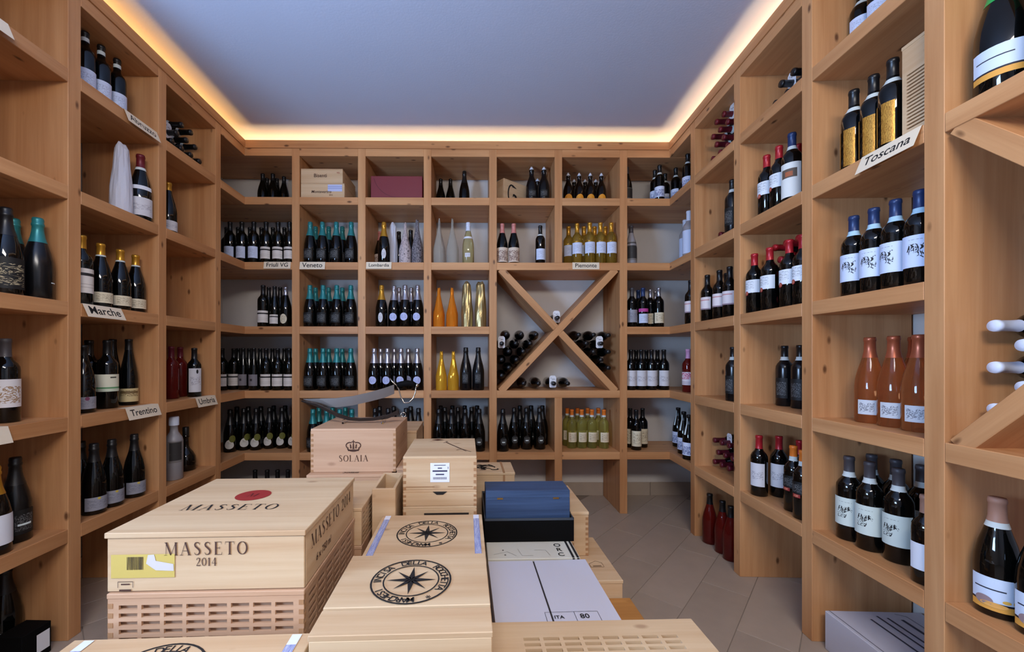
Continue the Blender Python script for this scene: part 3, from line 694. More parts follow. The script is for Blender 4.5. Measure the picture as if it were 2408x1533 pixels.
def pile(side, bay, si, s0, rows_, k, d=.05, step=.0775, tagged=None, tdesc=''):
    """bottles stacked in rows, necks out; rows_ = [(offset in half steps, count), ...], s runs away from s0 towards the camera"""
    n = 0
    out = {'L': -nl, 'R': -nr}[side]; R_ = build_kind(k)[3]; H = build_kind(k)[2]
    for j, (o2, c) in enumerate(rows_):
        for i in range(c):
            Y = s0-(o2/2+i)*step; v = side_pt(side, Y, d, SHELF[si]+R_+.0018+j*step*.872)
            zx = out; xx = Vector((0, 0, 1)).cross(zx); yy = zx.cross(xx)
            M = Matrix.Translation(v-zx*H) @ Matrix(((xx.x, yy.x, zx.x, 0), (xx.y, yy.y, zx.y, 0), (xx.z, yy.z, zx.z, 0), (0, 0, 0, 1)))
            px = CX+F*tan(atan(v.x/v.y)-YAW)
            t_ = tagged == (j, i)
            o = spawn(k, M, px, ('bottom row', 'second row up', 'third row up', 'fourth row up', 'fifth row up', 'sixth row up')[j], bay, si, desc=tdesc if t_ else None); n += 1
            if t_: hang(o, H)
def lie_at(side, bay, si, Y, z, k, d, t_=0, desc=None, row=''):
    H = build_kind(k)[2]; v = side_pt(side, Y, d, z) if side != 'B' else Vector((Y, YBK+d, z))
    zx = {'L': -nl, 'R': -nr, 'B': Vector((0, -1, 0))}[side]; xx = Vector((0, 0, 1)).cross(zx); yy = zx.cross(xx)
    M = Matrix.Translation(v-zx*H) @ Matrix(((xx.x, yy.x, zx.x, 0), (xx.y, yy.y, zx.y, 0), (xx.z, yy.z, zx.z, 0), (0, 0, 0, 1)))
    o = spawn(k, M, CX+F*tan(atan(v.x/v.y)-YAW), row, bay, si, desc=desc)
    if t_: hang(o, H)
def hang(o, H):
    tg = link('neck_tag', TAGM, o, Matrix.Translation((0, 0, H-.052)) @ Matrix.Rotation(pi, 4, 'Z'))
    link('tag_drawing', scribble(3, .03, .02, 5, .0012, M_BLACKINK), tg, Matrix.Translation((0, -.036, .0006)))
def ring_card():
    n = 24; v, f = [], []
    hw, hh, cy = .026, .045, -.012
    o = []
    for i in range(n):
        a = 2*pi*i/n; o.append((.0165*cos(a), .0165*sin(a)))
    q = []
    for i in range(n):
        a = 2*pi*i/n; c, s = cos(a), sin(a); k = min(hw/abs(c) if abs(c) > 1e-6 else 9, ((hh+cy) if s > 0 else (hh-cy))/abs(s) if abs(s) > 1e-6 else 9); q.append((c*k, s*k))
    for z in (-.0004, .0004):
        v += [(x, y, z) for x, y in o]+[(x, y, z) for x, y in q]
    for i in range(n):
        j = (i+1) % n
        f += [(i, j, n+j, n+i), (2*n+j, 2*n+i, 3*n+i, 3*n+j), (n+i, n+j, 3*n+j, 3*n+i)]
    return pydata('neck_tag', v, f, M_WPAPER)
TAGM = ring_card()

# ---- back rack, by column
LCB, VEN, LOM, C4, XB, PIE, RCB = 'left corner bay', 'Veneto bay', 'Lombardia bay', 'bay right of Lombardia', 'bay left of Piemonte', 'Piemonte bay', 'right corner bay'
stand('B', LCB, 0, [('dark_top', 619, .25), ('dark_top', 641, .25), ('dark_top', 667, .30)])
stand('B', LCB, 0, [('dark_top', 630, .33), ('dark_top', 650, .33)], 'back row')
stand('B', LCB, 1, [('white6', p) for p in (541, 569, 597)]+[('band6', p) for p in (626, 654, 681)])
stand('B', LCB, 1, [('dark_b', p, .16) for p in (533, 560, 588, 615, 642, 669)], 'back row')
stand('B', LCB, 2, [('band6', 619), ('sm_band', 646), ('diamond', 672)])
stand('B', LCB, 2, [('dark_fl', 632, .16), ('dark_fl', 659, .16)], 'back row')
stand('B', LCB, 3, [('band6', 528, .06), ('band6', 545, .10), ('grey6', 572, .10), ('grey6', 597), ('band6', 626), ('band6', 653), ('band6', 680)])
stand('B', LCB, 3, [('dark_fl', p, .18) for p in (560, 586, 612, 641, 669)], 'back row')
stand('B', LCB, 4, [('pear', 546, .05, 20), ('pear', 571, .10, 30), ('pear', 602, .12, 8), ('pear', 637, .16), ('pear', 662, .17), ('pear', 685, .17)])
stand('B', LCB, 4, [('pear', 560, .22, 40), ('pear', 586, .22, 30), ('pear', 614, .24, 30), ('pear', 641, .28, 30), ('pear', 668, .29)], 'back row')
stand('B', LCB, 5, [('dark_b', p, .10) for p in (600, 630, 652, 676)])
for si in (1, 2, 3):
    stand('B', VEN, si, [('teal', p) for p in ((729, 760, 792, 825) if si > 1 else (730, 758, 791, 826))])
    stand('B', VEN, si, [('teal', p, .165) for p in (742, 773, 805)], 'back row')
stand('B', VEN, 4, [('teal', 736), ('teal', 768, .06), ('teal', 800, .06), ('teal', 826, .06)])
stand('B', VEN, 4, [('teal', p, .16) for p in (750, 782, 812)], 'back row')
stand('B', LOM, 1, [('gold_sp', 903)])
stand('B', LOM, 2, [('gold_sp', 899), ('round', 926, .08), ('round', 952, .055), ('round', 982)])
stand('B', LOM, 2, [('round', p, .165) for p in (938, 967)], 'back row')
stand('B', LOM, 3, [('round', p) for p in (880, 911, 943, 981)])
stand('B', LOM, 3, [('round', p, .165) for p in (895, 927, 960)], 'back row')
stand('B', LOM, 4, [('blk_sp2', p) for p in (882, 913, 958, 982)])
stand('B', LOM, 4, [('blk_sp2', p, .17) for p in (893, 926, 966)], 'back row')
stand('B', C4, 0, [('top_sp', 1092, .22)]); stand('B', C4, 0, [('dark_top', 1033, .33), ('dark_top', 1057, .33)], 'back row')
stand('B', C4, 3, [('blk_sp2', p) for p in (1096, 1124)])
stand('B', C4, 4, [('blk_sp', p) for p in (1032, 1062, 1094, 1127)])
stand('B', C4, 4, [('blk_sp', p, .16) for p in (1046, 1077, 1109)]+[('blk_sp', p, .27) for p in (1036, 1064, 1093, 1122)], 'back rows')
stand('B', XB, 0, [('swingd', 1250, .12), ('swingd', 1279, .12)]); stand('B', XB, 0, [('swingd', 1264, .32)], 'back row')
stand('B', XB, 1, [('pinkcap', 1180), ('pinkcap', 1205), ('bord_w', 1270.5)])
stand('B', XB, 4, [('blk_sp', 1182.6, .055), ('blk_sp', 1209, .13), ('blk_sp', 1238, .12), ('blk_sp', 1269, .12)])
stand('B', XB, 4, [('blk_sp', p, .27) for p in (1224, 1254, 1280)], 'back row')
stand('B', PIE, 0, [('swingw', p, .15) for p in (1336, 1362, 1388, 1414)]); stand('B', PIE, 0, [('swingw', p, .26) for p in (1350, 1376, 1401)], 'back row')
stand('B', PIE, 1, [('goldwine', p) for p in (1387, 1412, 1437)]+[('goldwine', 1357, .08)])
stand('B', PIE, 1, [('goldwine', 1337, .15), ('goldwine', 1373, .15), ('goldwine', 1398, .15), ('goldwine', 1423, .15)], 'back row')
stand('B', PIE, 4, [('straw', 1344.5, .15), ('straw', 1368, .15), ('straw', 1392, .15), ('straw', 1420, .14)])
stand('B', PIE, 4, [('straw', p, .235) for p in (1334, 1358, 1382, 1407)], 'back row')
stand('B', RCB, 0, [('deer_top', 1474, .12), ('barb', 1551, .08, -30)]); stand('B', RCB, 0, [('barb', 1540, .16, -30), ('barb', 1564, .22, -40)], 'back row')
stand('R', RCB, 0, [('barb', 1589, .10), ('barb', 1617, .09)]); stand('R', RCB, 0, [('barb', 1610, .20)], 'back row')
stand('B', RCB, 1, [('deer', 1484, .08)]); stand('R', RCB, 1, [('whitebot', 1611, .12), ('whitebot', 1620, .06)])
stand('B', RCB, 2, [('greylab', 1486), ('bluepink', 1512), ('creamlab', 1529, .13), ('creamlab', 1549, .06)]); stand('B', RCB, 2, [('bluepink', 1501, .16), ('creamlab', 1541, .21)], 'back row')
stand('R', RCB, 2, [('pinkw', 1621, .03)])
stand('B', RCB, 3, [('tallwhite', p) for p in (1484, 1508, 1532, 1561)]); stand('B', RCB, 3, [('tallwhite', p, .16) for p in (1496, 1520, 1546)], 'back row')
stand('R', RCB, 3, [('pinkscript', 1618, .07)])
stand('B', RCB, 4, [('creamtall', 1496, .08)]); stand('B', RCB, 4, [('creamtall', 1482, .17), ('creamtall', 1511, .17)], 'back row')
stand('R', RCB, 4, [('spiral', 1608, .085), ('spiral', 1619, .04)]); stand('R', RCB, 4, [('spiral', 1595, .15)], 'back row')
# crossed cell: four triangular piles
XC = 'crossed cell'
xpile = []
for ds, pts in (('dark bottle in left triangle pile', ((1191, 786), (1226, 786), (1261, 787), (1214, 806.5), (1248, 806.5), (1197, 826), (1231, 826), (1215, 845.5), (1180, 845.5), (1197, 864.5), (1180, 883))),
                ('dark bottle in right triangle pile', ((1362, 787), (1397, 787), (1432, 788), (1380, 807), (1397, 827), (1432, 827), (1414.5, 846), (1432, 865))),
                ('dark bottle at crossed cell bottom', ((1232, 902), (1267, 902), (1336, 902)))): xpile += [[px, py, ds, 0] for px, py in pts]
xpile += [[1180, 806.5, 'tagged dark bottle in left triangle pile', 1], [1414.5, 807.5, 'tagged dark bottle in right triangle pile', 1], [1303, 902, 'tagged dark bottle at crossed cell bottom', 1], [1313, 748, 'tagged dark bottle above the cross', 1]]
rb = build_kind('lydark')[3]
for q in xpile: x, y = pos('B', q[0], .03); q += [x, zat(q[1], x, y)]
nrm = [Vector((-dn.z, dn.x)), Vector((dn.z, dn.x))]
for it in range(300):
    for i, a in enumerate(xpile):
        for b in xpile[i+1:]:
            dx_, dz_ = b[4]-a[4], b[5]-a[5]; q = sqrt(dx_*dx_+dz_*dz_); need = 2*rb+.002
            if q < need: k = (need-q)/2/q; a[4] -= dx_*k; a[5] -= dz_*k; b[4] += dx_*k; b[5] += dz_*k
        for nv in nrm:
            dd = (a[4]-ccx)*nv.x+(a[5]-ccz)*nv.y; need = rb+BT/2+.001
            if abs(dd) < need: k = (need-abs(dd))*(1 if dd > 0 else -1); a[4] += nv.x*k; a[5] += nv.y*k
        a[4] = min(max(a[4], xa+rb+.001), xb-rb-.001); a[5] = max(a[5], za+rb+.001)
for q in xpile: lie_at('B', XC, 3, q[4], q[5], 'lydark', .03, q[3], q[2])
# ---- left rack
L0, L1, L2 = 'rack bay nearest the stacked crates', 'Marche bay', 'Umbria bay'
L0 = 'bay before Marche'
stand('L', L0, 2, [('scratch', 14), ('tealbig', 89)]); stand('L', L0, 2, [('tealbig', 38, .16)], 'back row')
stand('L', L0, 3, [('flower', 13, .11, 40)])
stand('L', L0, 4, [('blacktext', 36, .10), ('whitebig', -14, .06)])
stand('L', L0, 5, [('floorbig', 20, .19), ('blk_sp2', 106, .20)])
stand('L', L1, 0, [('abr', 200, .095), ('abr', 238, .095), ('abr', 275.5, .095)])
stand('L', L1, 1, [('bigred', 332, .055, 44)])
stand('L', L1, 2, [('marche2', 192, .05), ('marche', 237, .07), ('marche', 283, .07), ('marche', 319, .08)])
stand('L', L1, 3, [('pinkgrey', 196, .07), ('greenb', 249, .11, 44), ('tanfl', 303, .115, 44)]); stand('L', L1, 3, [('greenb', 213, .18), ('tanfl', 270, .20, 44)], 'back row')
stand('L', L1, 4, [('silverl', 190, .155), ('silverl', 221, .055), ('silverl', 263, .055), ('silverl', 316, .055)])
stand('L', L2, 1, [('goldone', 396, .08)])
stand('L', L2, 3, [('umb', 457, .07, 44)]); stand('L', L2, 3, [('redglass', 403, .12), ('redglass', 424, .16), ('redglass', 436, .27)], 'back row')
stand('L', L2, 4, [('frost', 409, .06, 48), ('cognac', 437, .12)])
pile('L', L2, 0, 2.50, [(0, 4), (1, 3), (2, 2)], 'lyblk', .03, tagged=(1, 2), tdesc='tagged black bottle lying down')
# ---- right rack
R0, R1, R2, RN = 'Toscana bay', 'bay left of Toscana', 'second bay left of Toscana', 'bay nearest the camera'
RN = 'bay right of Toscana'
stand('R', R0, 0, [('waxed', 2024, .16), ('waxed', 2066, .16)])
stand('R', R0, 1, [('goldleaf', 2008, .06), ('goldleaf', 2056, .06), ('goldleaf', 2104, .06)]); stand('R', R0, 1, [('goldleaf', 2146, .12)], 'back row')
stand('R', R0, 2, [('drawn', 2007.7, .06, -58), ('drawn', 2055, .06, -60), ('drawn', 2107, .06, -78), ('drawn', 2162, .06, -50)])
stand('R', R0, 3, [('rose', 2048, .12, -56), ('rose', 2101, .12, -60), ('rose', 2159, .115, -60)]); stand('R', R0, 3, [('rose', 2150, .26, -50)], 'back row')
stand('R', R0, 4, [('drawn2', 1999, .08, -52), ('drawn2', 2043, .083, -54), ('drawn2', 2113, .10, -66), ('smallw', 2178, .05, -60)]); stand('R', R0, 4, [('drawn2', 2052, .20), ('drawn2', 2102, .21), ('drawn2', 2153, .22)], 'back row')
stand('R', R1, 1, [('redw', 1803), ('redw', 1832), ('bluep', 1862.5, .06, -50)]); stand('R', R1, 1, [('redw', 1845, .16), ('redw', 1878, .14)], 'back row')
stand('R', R1, 2, [('redw', 1774, .0395), ('redw', 1810, .0395), ('redw', 1856, .0395), ('redw', 1888, .0395)])
pile('R', R1, 2, 1.955, [(0, 4), (1, 3), (0, 4), (1, 3), (0, 3)], 'lyred2', .080)
stand('R', R1, 3, [('blackw', 1845, .17), ('blackw', 1882, .17)])
stand('R', R1, 4, [('redt', 1785, .055, -50), ('orangec', 1866, .075), ('orangec', 1889, .05)]); stand('R', R1, 4, [('redt', 1832, .145, -50), ('redt', 1881, .17)], 'back row')
pile('R', R1, 0, 1.905, [(0, 3), (1, 2)], 'lyblk', .05, tagged=(1, 0), tdesc='tagged black bottle lying down')
stand('R', R2, 2, [('pinkw', 1663), ('pinkw', 1692), ('pinkw', 1716, .065)]); stand('R', R2, 2, [('pinkw', 1709, .15)], 'back row')
pile('R', R2, 0, 2.44, [(0, 3), (1, 2), (0, 3), (1, 2)], 'lyred', .04, tagged=(3, 1), tdesc='tagged red-capped bottle lying down')
lie('R', R2, 1, [('lyred', 1692, .0392, .06)]); stand('R', R2, 1, [('blackw', 1722, .05)])
stand('R', R2, 3, [('blackw', 1724, .05)])
pile('R', R2, 4, 2.525, [(0, 4), (1, 3), (0, 3)], 'lyplum', .095, tagged=(2, 1), tdesc='tagged plum-capped bottle lying down')
stand('R', R2, 5, [('rubyfl', 1669, .05), ('rubyfl', 1699, .06), ('rubyfl', 1719, .06)])
stand('R', RN, 1, [('greencap', 2362, .085, -52), ('greencap', 2520, .085, -52)])
for q, (y_, z_, t_) in enumerate(((.0405, .1005, 0), (.1005, .165, 0), (.0405, .215, 0), (.1005, .274, 1), (.0405, .329, 0))):
    lie_at('R', RN, 3, YR3-3*P-y_, SHELF[3]+z_, 'whitecap', .085, t_, 'tagged white-capped bottle lying down' if t_ else None)
stand('R', RN, 4, [('hill', 2359, .087, -50), ('hill', 2436, .087, -50)])

# ---- wrapped bottles
def wrapped(side, bay, si, px, d, m, desc, H, R, seed, folds=.10, top=.35, name='wrapped_bottle', waist=.62):
    r = random.Random(seed); n, nz = 28, 16; v, f = [], []
    ph = [r.uniform(0, 6.3) for _ in range(6)]
    for j in range(nz+1):
        q = j/nz; base = R*(1 if q < .35 else (1-(1-top)*min(1, (q-.35)/(waist-.35+.2))**.9 if q < .97 else top*.7))
        for i in range(n):
            a = 2*pi*i/n
            k = 1+folds*(.25+.75*q)*(sin(3*a+ph[0]+4*q)*.4+sin(7*a+ph[1]-6*q)*.4+sin(11*a+ph[2]+9*q)*.35)
            v.append((base*k*sin(a), -base*k*cos(a), H*q*(1+.02*sin(2*a+ph[3])*q)))
    v.append((0, 0, 0)); v.append((0, 0, H*1.0))
    for j in range(nz):
        for i in range(n): f.append((j*n+i, j*n+(i+1) % n, (j+1)*n+(i+1) % n, (j+1)*n+i))
    for i in range(n): f.append((len(v)-2, (i+1) % n, i)); f.append((nz*n+i, nz*n+(i+1) % n, len(v)-1))
    me = pydata('wrapping', v, f, m); L = me.uv_layers.new(name='uv')
    for p in me.polygons:
        for li in p.loop_indices:
            vi = me.loops[li].vertex_index; L.data[li].uv = ((vi % n)/n, (vi//n)/nz)
    x, y = pos(side, px, d)
    o = link(name, me, None, place((x, y, SHELF[si]+.0003))); tag(o, 'x', 'bottle'); ENTRIES.append((o, desc, 'front row', bay, si, px)); STANDING.append([o, side, si, x, y, R*(1+folds*.32), 0]); return o
wrapped('B', LOM, 1, 924, .14, TISSUE, 'bottle wrapped in white tissue', .33, .036, 1, .14, .55, waist=.9)
wrapped('B', LOM, 1, 953, .06, FLORAL, 'bottle in pale flowered wrapping', .305, .045, 2, .06, .25)
wrapped('B', LOM, 1, 981, .055, FLORAL2, 'bottle in dark flowered wrapping', .325, .042, 3, .06, .3)
stand('B', LOM, 1, [('pinkcap', 890, .26), ('dark_plain', 938, .24), ('dark_plain', 966, .2)], 'back row')
for i, px in enumerate((1033, 1064)):
    wrapped('B', C4, 1, px, .06, CLEARW, 'clear film-wrapped pale bottle', .335, .046, 10+i, .05, .2)
def clearbottle(px, film, k):
    pass
K['clearsp'] = ('sparkling', 1.0, 'clear', ('white', .245), [p_(LPLAIN, .045, .075, 26), p_(LW, .185, .2, 70)], None, 'pale sparkling bottle with white collar')
K['innerw'] = ('sparkling', .98, 'clear', ('white', .235), [p_(LW, .04, .075, 26, 5)], None, 'pale bottle inside clear film')
stand('B', C4, 1, [('clearsp', 1101, .06)])
for i, px in enumerate((1032, 1063)):
    wrapped('B', C4, 2, px, .06, CELLO, 'bottle wrapped in orange cellophane', .29, .044, 20+i, .09, .28)
for i, px in enumerate((1038, 1066)):
    wrapped('B', C4, 3, px, .06, CELLA, 'bottle wrapped in amber cellophane', .285, .042, 30+i, .09, .3)
for i, px in enumerate((1098, 1130)):
    o = wrapped('B', C4, 2, px, .06, FOILW, 'bottle wrapped in crumpled gold foil', .335, .043, 40+i, .13, .6, waist=.95)
    link('ribbon', lathe([(.024, .245), (.026, .252), (.024, .259)], 16, M_BLACKINK, 'ribbon'), o)
wrapped('L', L1, 1, 289, .07, TISSUE, 'bottle wrapped in white tissue paper', .345, .044, 50, .12, .5, waist=.85)

# ------------------------------------------------------------------ nudge standing bottles off each other and off the boards
def to_sd(side, x, y):
    if side == 'B': return x, y-YBK
    t, n = (tl, nl) if side == 'L' else (tr, nr)
    o = side_pt(side, 0, 0, 0); v = Vector((x, y, 0))-o
    return v.dot(t), v.dot(n)
def from_sd(side, s, d):
    if side == 'B': return s, YBK+d
    v = side_pt(side, 0, 0, 0)+(tl if side == 'L' else tr)*s+(nl if side == 'L' else nr)*d
    return v.x, v.y
def bay_of(side, s, si):
    if side == 'B':
        iv = [(a+.012 if k == 0 else a, b-.012 if k == 6 else b) for k, (a, b) in enumerate([(edges[0][0], edges[0][1])]+edges[1:6]+[edges[6]])]
    else:
        ps = sorted(pl if side == 'L' else pr); f = lambda Y: to_sd(side, *side_pt(side, Y, 0, 0).xy)[0]
        iv = [(f(p+T), f(q)) for p, q in zip(ps, ps[1:])]+[(f(ps[-1]+T), f(YBK+D-.03))]
    return min(iv, key=lambda q: 0 if q[0] <= s <= q[1] else min(abs(s-q[0]), abs(s-q[1])))
def clampb(b):
    s, d = to_sd(b[1], b[3], b[4]); lo, hi = b[7]; r = b[5]+.0015
    s = min(max(s, lo+r), hi-r); d = min(max(d, r+.001), D-r-.004 if b[2] < 5 else D-r-.014)
    b[3], b[4] = from_sd(b[1], s, d)
def relax():
    for b in STANDING: b.append(bay_of(b[1], to_sd(b[1], b[3], b[4])[0], b[2]))
    for it in range(160):
        mv = 0
        for i, a in enumerate(STANDING):
            for b in STANDING[i+1:]:
                if a[2] != b[2]: continue
                dx, dy = b[3]-a[3], b[4]-a[4]; q = sqrt(dx*dx+dy*dy) or 1e-6; need = a[5]+b[5]+.0025
                if q < need:
                    k = (need-q)/2/q*1.05; a[3] -= dx*k; a[4] -= dy*k; b[3] += dx*k; b[4] += dy*k; mv += 1
        for b in STANDING: clampb(b)
        if not mv: break
    for o, side, si, x, y, r, a, iv in STANDING: o.matrix_world = place((x, y, SHELF[si]+.0003), a)
relax()

# ------------------------------------------------------------------ crates, cartons and boxes
def box_root(name, M, label, cat, group=None): return empty(name, M, label, cat, group)
def crate(M, w, d, h, label, m=M_CRATE, lid=.012, lip=.004, fingers=True, front_holes=None, side_holes=None, lid_holes=None, split=None, name='wine_crate', cat='crate', inner=True):
    """wooden case; origin at the middle of its base, front towards local -Y"""
    o = empty(name, M, label, cat); t = .011; hb = h-lid
    if front_holes:
        link('front_panel', holed_panel(w, hb, .006, front_holes, m), o, frame((0, -d/2+.003, hb/2), (1, 0, 0), (0, 0, 1)))
        board('liner_panel', w-2*t-.002, hb-t-.002, .005, (0, -d/2+.0135, hb/2+t/2), (1, 0, 0), UP, o, M_CRATE2)
    else: board('front_panel', w, hb, t, (0, -d/2+t/2, hb/2), (1, 0, 0), UP, o, m)
    board('back_panel', w, hb, t, (0, d/2-t/2, hb/2), (1, 0, 0), UP, o, m)
    for s in (-1, 1):
        if side_holes:
            link('side_panel', holed_panel(d-2*t, hb, .006, side_holes, m), o, frame((s*(w/2-.003), 0, hb/2), (0, 1, 0), (0, 0, 1)))
            board('liner_panel', d-4*t, hb-t-.002, .005, (s*(w/2-.0135), 0, hb/2+t/2), (0, 1, 0), UP, o, M_CRATE2)
        else: board('side_panel', d-2*t, hb, t, (s*(w/2-t/2), 0, hb/2), (0, 1, 0), UP, o, m)
    board('base_panel', w-2*t, d-2*t, t, (0, 0, t/2), (1, 0, 0), (0, 1, 0), o, m)
    if lid:
        if lid_holes: link('lid', holed_panel(w+lip, d+lip, lid, lid_holes, m), o, frame((0, 0, h-lid/2), (1, 0, 0), (0, 1, 0)))
        elif split:
            a = d*split
            board('lid', w+lip, d-a, lid, (0, a/2, h-lid/2+.0015), Vector((1, 0, .003)), (0, 1, .0), o, m)
            board('lid', w+lip, a-.005, lid, (0, -d/2+a/2-.0025, h-lid/2-.001), (1, 0, 0), (0, 1, 0), o, m)
        else: board('lid', w+lip, d+lip, lid, (0, 0, h-lid/2), (1, 0, 0), (0, 1, 0), o, m)
    if fingers:
        n = max(3, int(hb/.020)); q = []
        for i in range(0, n, 1):
            z0, z1 = hb*i/n, hb*(i+.5)/n
            for s in (-1, 1): q.append((s*w/2-(.0 if s < 0 else .0115), s*w/2+(.0115 if s < 0 else .0), -d/2-.0009, -d/2+.004, z0, z1))
            for s in (-1, 1): q.append((s*w/2-.0045 if s > 0 else -w/2-.0009, s*w/2+.0009 if s > 0 else -w/2+.0045, -d/2+.0005, -d/2+.0115, z0+hb/n*.5, z1+hb/n*.5))
        tag(link('finger_joint', boxes_mesh('finger_joint', q, M_ENDG), o), kind='stuff')
    return o
def slots(cols_, rows_, x0, x1, y0, y1, fx=.82, fy=.56):
    r = []
    for i in range(cols_):
        for j in range(rows_):
            cw, ch = (x1-x0)/cols_, (y1-y0)/rows_; cx, cy = x0+cw*(i+.5), y0+ch*(j+.5)
            r.append((cx-cw*fx/2, cx+cw*fx/2, cy-ch*fy/2, cy+ch*fy/2))
    return r
def printon(o, me, face, x, y, w, d, h, name='lettering', sx=1, rot=0):
    """lay a flat print on a face of the box rooted at o: x to the right, y up as seen from outside"""
    R = Matrix.Rotation(rot, 4, 'Z')
    if face == 'front': M = frame((x, -d/2-.0012, y), (1, 0, 0), (0, 0, 1))
    elif face == 'right': M = frame((w/2+.0012, x, y), (0, 1, 0), (0, 0, 1))
    elif face == 'left': M = frame((-w/2-.0012, x, y), (0, -1, 0), (0, 0, 1))
    else: M = frame((x, y, h+.0006), (1, 0, 0), (0, 1, 0))
    return link(name, me, o, M @ R)
ISL = -.026
def at(x0, x1, y0, y1, z, rot=ISL): return Matrix.Translation(((x0+x1)/2, (y0+y1)/2, z)) @ Matrix.Rotation(-rot if False else rot*-1, 4, 'Z')
def star_emblem(r, m):
    ms = [(disc(r, m, 40, r*.955), Matrix.Identity(4)), (disc(r*.70, m, 36, r*.665), Matrix.Identity(4))]
    for i in range(8):
        a = pi/4*i; L = r*(.62 if i % 2 == 0 else .56); wd = r*(.13 if i % 2 == 0 else .10)
        me = pydata('ray', [(0, 0, .0004), (wd*cos(a+.55)*1.1, wd*sin(a+.55)*1.1, .0004), (L*cos(a), L*sin(a), .0004), (wd*cos(a-.55)*1.1, wd*sin(a-.55)*1.1, .0004)], [(0, 3, 2, 1)], m)
        ms.append((me, Matrix.Identity(4)))
    s = 'INCISA  DELLA  ROCCHETTA  *  MARCHESI  '
    for i, ch in enumerate(s):
        if ch == ' ': continue
        a = pi*1.02-2*pi*i/len(s)
        ms.append((text(ch, r*.27, m), Matrix.Translation((r*.825*cos(a), r*.825*sin(a), 0)) @ Matrix.Rotation(a-pi/2, 4, 'Z')))
    return merge(ms, m, 'compass_emblem')
LIDY = CRX = None
# A: big front-left case with serif lettering
w, d, h = .455, .415, .139
cA = crate(at(-.87, -.415, .956, .956+d, .599), w, d, h, 'large pale wooden case with red wax seal and serif lettering on its lid', fingers=False, lid=.013, lip=.008)
printon(cA, serif('MASSETO', .0305, M_INK), 'front', .0, .099, w, d, h)
printon(cA, serif('2014', .020, M_INK, .06), 'front', .0, .068, w, d, h)
printon(cA, serif('MASSETO', .040, M_BLACKINK), 'top', -.03, -.055, w, d, h)
seal = printon(cA, disc(.046, M_REDINK, 28, 0, .0003, 1.05), 'top', -.02, .04, w, d, h, 'wax_seal')
link('seal_letter', serif('M', .026, plain('seal_dark', (90, 24, 22), .7)), seal, Matrix.Translation((0, 0, .0004)) @ Matrix.Rotation(-.15, 4, 'Z'))
printon(cA, serif('MASSETO 2014', .036, M_INK, .12), 'right', .0, .092, w, d, h)
printon(cA, text('6 x 750 ml', .026, M_INK, shear=.2), 'right', -.08, .036, w, d, h)
yl = printon(cA, quad(.145, .055, printed('yellow_sticker', (202, 176, 92)), .0004), 'front', -.145, .060, w, d, h, 'sticker')
bars = [[(-.035+i*.0035, -.008, .0008+.0016*random.random()), (-.035+i*.0035, .022, .0008+.0016*random.random())] for i in range(11)]
link('barcode', strokes(bars, M_BLACKINK, 'barcode', .0012), yl)
link('torn_paper', pydata('torn_paper', [(.012, .026, .0012), (.026, .027, .0012), (.03, .012, .0012), (.07, .004, .0012), (.071, -.012, .0012), (.03, -.010, .0012), (.008, .006, .0012)], [tuple(range(7))[::-1]], printed('pale_torn_label', (206, 198, 206))), yl)
printon(cA, strokes([[(-.017, .008, .0012), (.017, .008, .0012)], [(-.017, .008, .001), (-.017, -.006, .001)], [(.017, .008, .001), (.017, -.006, .001)], [(-.014, -.012, .004), (.013, -.012, .004)], [(-.01, .002, .003), (.01, .002, .003)]], M_INK), 'front', -.185, .016, w, d, h, 'stamp')
# B: slotted case underneath, then hidden support
w2, d2, h2 = .45, .43, .125
cB = crate(at(-.865, -.415, .952, .952+d2, .472), w2, d2, h2, 'slotted wooden case directly under the wax-sealed case', M_CRATE2, fingers=True, lid=.012,
   front_holes=slots(8, 5, -.205, .205, -.05, .045), side_holes=slots(6, 5, -.19, .19, -.05, .045))
crate(at(-.865, -.415, .952, .952+d2, .0005), w2, d2, .47, 'tall plain wooden case on the floor under the slotted case', M_CRATE2, fingers=False)
# C: foreground case at lower left with compass emblem and blue strips
w, d, h = .53, .34, .17
cC = crate(at(-.90, -.375, .588, .588+d, .338, -.035), w, d, h, 'foreground wooden case with compass emblem, in front of slotted case', fingers=False, lid=.012)
printon(cC, star_emblem(.105, M_BLACKINK), 'top', -.02, .045, w, d, h, 'compass_emblem')
for s in (-1, 1): printon(cC, quad(.022, d*.98, M_BLUETAPE, .0008), 'top', s*(w/2-.035), 0, w, d, h, 'tax_strip')
crate(at(-.90, -.375, .588, .588+d, .0005, -.035), w, d, .337, 'tall plain wooden case on the floor under the foreground compass case', M_CRATE2, fingers=False)
# D: two compass cases in the middle
w, d, h = .362, .318, .165
cD1 = crate(at(-.335, .027, .80, .80+d, .435), w, d, h, 'compass-emblem case with a cracked lid board at its front', fingers=False, split=.27)
printon(cD1, star_emblem(.098, M_BLACKINK), 'top', -.005, .028, w, d, h+.0028, 'compass_emblem')
crate(at(-.335, .027, .80, .80+d, .0005), w, d, .434, 'tall plain wooden case on the floor under the cracked compass case', M_CRATE2, fingers=False)
w, d, h = .36, .345, .165
cD2 = crate(at(-.338, .022, 1.142, 1.142+d, .401), w, d, h, 'compass-emblem case with blue strips behind the cracked one', fingers=False)
printon(cD2, star_emblem(.100, M_BLACKINK), 'top', -.005, .02, w, d, h, 'compass_emblem')
for s in (-1, 1): printon(cD2, quad(.02, d*.97, M_BLUETAPE, .0008), 'top', s*(w/2-.02), 0, w, d, h, 'tax_strip')
crate(at(-.338, .022, 1.142, 1.142+d, .0005), w, d, .40, 'tall plain wooden case on the floor under the blue-strip compass case', M_CRATE2, fingers=False)
